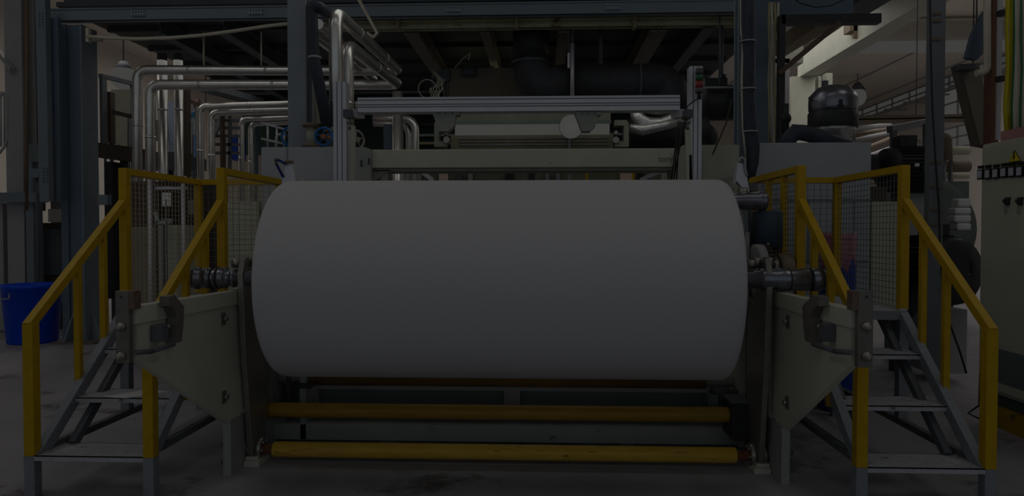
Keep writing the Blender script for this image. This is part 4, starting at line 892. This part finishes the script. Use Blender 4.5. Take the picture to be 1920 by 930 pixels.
# ------------------------------------------------------------------ access stairs with yellow guard rails
def stairs(s):
    xo = -2.89 if s < 0 else 2.385; xi = -2.203 if s < 0 else 1.713
    nm = 'left' if s < 0 else 'right'
    t = thing('access_stairs','%s grey steel stairs with yellow handrails and mesh-guarded platform' % nm,'stairs',((xo+xi)/2,4.5,0))
    PH = .985; TP = 1.94; YP = 4.8; YB = 5.86; Y0 = 3.88
    lo,hi = min(xo,xi),max(xo,xi)
    for k,(y,z) in enumerate(((3.85,.24),(4.19,.49),(4.48,.74))):
        st = MB().box((lo+.03,y,z-.006),(hi-.03,y+.25,z)).box((lo+.03,y,z-.03),(hi-.03,y+.006,z)).box((lo+.03,y+.244,z-.03),(hi-.03,y+.25,z)).build('step', TREAD, t)
    MB().box((lo+.03,4.74,PH-.008),(hi-.03,YB,PH)).build('platform_deck', TREAD, t)
    MB().box((lo,4.73,PH-.06),(hi,4.75,PH-.002)).box((lo,YB,PH-.06),(hi,YB+.02,PH-.002)).box((lo-.01,4.75,PH-.06),(lo+.01,YB,PH-.002)).box((hi-.01,4.75,PH-.06),(hi+.01,YB,PH-.002)).build('platform_frame', GREY, t)
    for x in (xo,xi):
        q = -1 if x == lo else 1
        MB().box((x-.03,Y0-.03,0),(x+.03,Y0+.03,.235)).build('grey_foot', GREY, t)
        MB().box((x-.03,Y0-.03,.235),(x+.03,Y0+.03,.985),.003).build('lower_post', YEL, t)
        MB().box((x-.028,YP-.028,PH),(x+.028,YP+.028,TP),.003).build('upper_post', YEL, t)
        MB().box((x-.028,YB-.028,PH),(x+.028,YB+.028,TP-.01),.003).build('back_post', YEL, t)
        MB().bar((x,Y0-.02,.97),(x,YP-.02,1.70),.045,.05).build('handrail', YEL, t)
        MB().bar((x,YP,TP-.022),(x,YB,TP-.022),.05,.045).build('guard_rail', YEL, t)
        for y,z in ((4.29,.49),(4.55,.74)):
            zz = .97+(y-Y0+.02)/(YP-Y0)*.73; MB().box((x-.018,y-.018,z-.03),(x+.018,y+.018,zz)).build('baluster', YEL, t)
        # stringer pair
        MB().bar((x-q*.02,3.9,.22),(x-q*.02,4.78,.97),.05,.07,(0,-1,1)).build('stringer', GREY, t)
        MB().bar((x-q*.1,4.08,.24),(x-q*.1,4.92,.96),.04,.05,(0,-1,1)).build('stringer', DGREY, t)
        MB().bar((x-q*.02,3.92,.25),(x-q*.02,YB,.25),.04,.04).build('brace_bar', DGREY, t)
        MB().box((x-.03,YP-.03,.24),(x+.03,YP+.03,PH-.06)).build('platform_leg', GREY, t)
        MB().box((x-.03,YB-.03,0),(x+.03,YB+.03,PH)).build('back_leg', GREY, t)
    MB().bar((lo,YB,TP-.022),(hi,YB,TP-.022),.045,.045).build('guard_rail', YEL, t)
    if s > 0:
        for y in (5.12,5.45): MB().box((xi-.02,y-.02,PH),(xi+.02,y+.02,TP-.04)).build('baluster', YEL, t)
    def mesh(a, b, z0, z1, nx, nz, m=WIRE):
        a = Vector(a); b = Vector(b); mb = MB(); wv = .0016; d = b-a
        for i in range(nx+1):
            p = a+d*i/nx; mb.box((p.x-wv,p.y-wv,z0),(p.x+wv,p.y+wv,z1))
        for j in range(nz+1):
            z = z0+(z1-z0)*j/nz; mb.bar((a.x,a.y,z),(b.x,b.y,z),wv*2,wv*2)
        return mb.build('mesh_guard', m, t)
    DW = mat('grey_mesh_wire',(92,94,96),.5,.3)
    mesh((xo,YP+.03,0),(xo,YB-.03,0),PH+.01,TP-.05,20,24 if s<0 else 22, WIRE if s<0 else DW)
    mesh((xi,YP+.03,0),(xi,YB-.03,0),PH+.01,TP-.05,20,24, WIRE if s<0 else DW)
    mesh((lo+.03,YB,0),(hi-.03,YB,0),PH+.01,TP-.05,12,18, DW)
    mesh((lo+.03,YB,0),(hi-.03,YB,0),.2,PH-.06,14,18, DW)
    return t
stairs(-1); stairs(1)
tag(MB().prism([(p.x,p.y) for p in [Vector((-2.68,4.2,0)),Vector((-2.52,4.18,0)),Vector((-2.36,4.36,0)),Vector((-2.52,4.40,0))]],'z',.4905,.4945).build('paper_sheet', PAPER),'crumpled white sheet lying on the second step of the left stairs','paper')

# machinery behind the left mesh guard
t = thing('rear_cabinet','cream cabinet behind the inner mesh guard of the left stairs','cabinet',(PX(460,6.5),6.5,0))
pbox(420,378,487,650,6.6,.6).build('body', CREAM, t); pbox(424,395,426,560,6.59,.01).build('seam', GREY, t)
t = thing('beige_machine','beige machine panel seen through the left mesh guard','machine',(PX(320,7.4),7.4,0))
pbox(297,422,334,640,7.5,.4).build('body', CREAM, t); pbox(243,425,292,640,7.9,.4).build('side_body', BEIGE, t)
pbox(291,350,348,355,7.45,.05).build('top_rail', ALU, t)
for u,wh in ((281,'left of the paper notice'),(343,'right of the paper notice'),(372,'beside the rear yellow post')): tag(MB().cyl(pt(u,335,7.4),(PX(u,7.4,400),7.4,0),.022,n=12).build('machine_post', ALU),'slim light post behind the left mesh guard, '+wh,'post','slim posts behind the left mesh guard')
tag(pbox(303,361,320,387,7.35,.01).build('paper_notice', PAPER),'white paper notice behind the left mesh guard','notice')
t = thing('white_bracket','small white L-shaped bracket under the paper notice','bracket',tuple(pt(305,418,7.4)))
MB().bar(pt(291,397,7.4),pt(297,417,7.4),.03,.03).bar(pt(295,417,7.4),pt(321,417,7.4),.03,.03).build('bracket', WHITE, t); pbox(309,410,320,415,7.38,.05).build('clip', ALU, t)
tag(pbox(353,375,372,402,7.7,.1).build('small_cover', BEIGE),'small beige panel beside the rear yellow post at left','panel')
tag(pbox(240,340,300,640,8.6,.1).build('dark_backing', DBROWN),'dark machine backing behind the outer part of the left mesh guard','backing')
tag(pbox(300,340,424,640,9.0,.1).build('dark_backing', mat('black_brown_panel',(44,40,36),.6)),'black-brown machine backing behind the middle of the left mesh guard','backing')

# ------------------------------------------------------------------ what holds up the hanging and raised pieces
bpy.context.view_layer.update()
def world_box(o):
    ps = [q.matrix_world @ Vector(c) for q in [o]+list(o.children_recursive) if q.type == 'MESH' for c in q.bound_box]
    return [min(p[i] for p in ps) for i in range(3)], [max(p[i] for p in ps) for i in range(3)]
def mw(o): return o.location
def hold(o, up, ztop=8.0, r=.02, m=None, dx=.5):
    a, b = world_box(o); x = a[0]+(b[0]-a[0])*dx; y = (a[1]+b[1])/2 if up else b[1]-min(.03,(b[1]-a[1])/2)
    mb = MB(); mb.cyl((x,y,(a[2]+b[2])/2 if up else 0),(x,y,ztop if up else (a[2]+b[2])/2), r, n=8)
    mb.build('hanger_rod' if up else 'support_leg', m or DGREY, o)
UP = {'beige_tank':(4.5,.03),'black_duct':(4.5,.03),'short_strip':(4.5,.015),'suspension_tube':(4.5,.02),'duct_rail':(4.5,.012),'black_duct.001':(4.5,.03),'junction_box':(4.5,.02),'cable_coil':(4.5,.01),
      'dark_cloth_flap':(8,.006),'hanging_duct':(8,.006),'cable_tray':(8,.008),'sloping_rail':(8,.01),'roof_rail':(8,.02)}
DOWN = {'notice_board':.03,'hanging_board':.03,'hanging_board.001':.03,'red_strip':.02,'green_tank':.05,'blue_crate':.05,'machine_cover':.04,'machine_housing':.05,'machine_housing.001':.05,
        'upright_post':.03,'upright_post.001':.03,'upright_post.002':.03,'upright_post.003':.02,'upright_post.005':.02,'guard_rail':.02,'guard_rail.001':.02,'bent_pipe':.05,'dark_beam':.06,
        'spinning_beam_carriage':.05,'background_ladder':.03,'pipe_stand':.05,'horizontal_pipe':.03,'horizontal_pipe.001':.03,'horizontal_pipe.002':.03,'dark_block':.02,'blower_fan':.08,
        'black_fan_housing':.05,'steel_bracket':.02,'paper_notice':.008,'white_bracket':.02,'small_cover':.02,'yellow_guard':.02,'background_pipe':.03,'background_pipe.001':.03,'background_pipe.002':.03,
        'background_pipe.003':.03,'background_pipe.004':.03,'motor_gearbox':.03,'electric_motor':.06,'pneumatic_lever':.02,'roller_end':.012,'loose_wire':.004,'small_valve':.02,'white_lever':.02,'white_lever.001':.02,'round_lamp':.015,'bracket_plate':.02,'junction_box.001':.02,'grey_box':.015,'upright_post.004':.03,'bracket_post':.04,'black_cable':.006}
for n,(z,r) in UP.items():
    o = bpy.data.objects.get(n)
    if o: hold(o, True, z, r)
for n,r in DOWN.items():
    o = bpy.data.objects.get(n)
    if n == 'loose_wire': continue
    if o and n != 'black_cable': hold(o, False, 0, r)
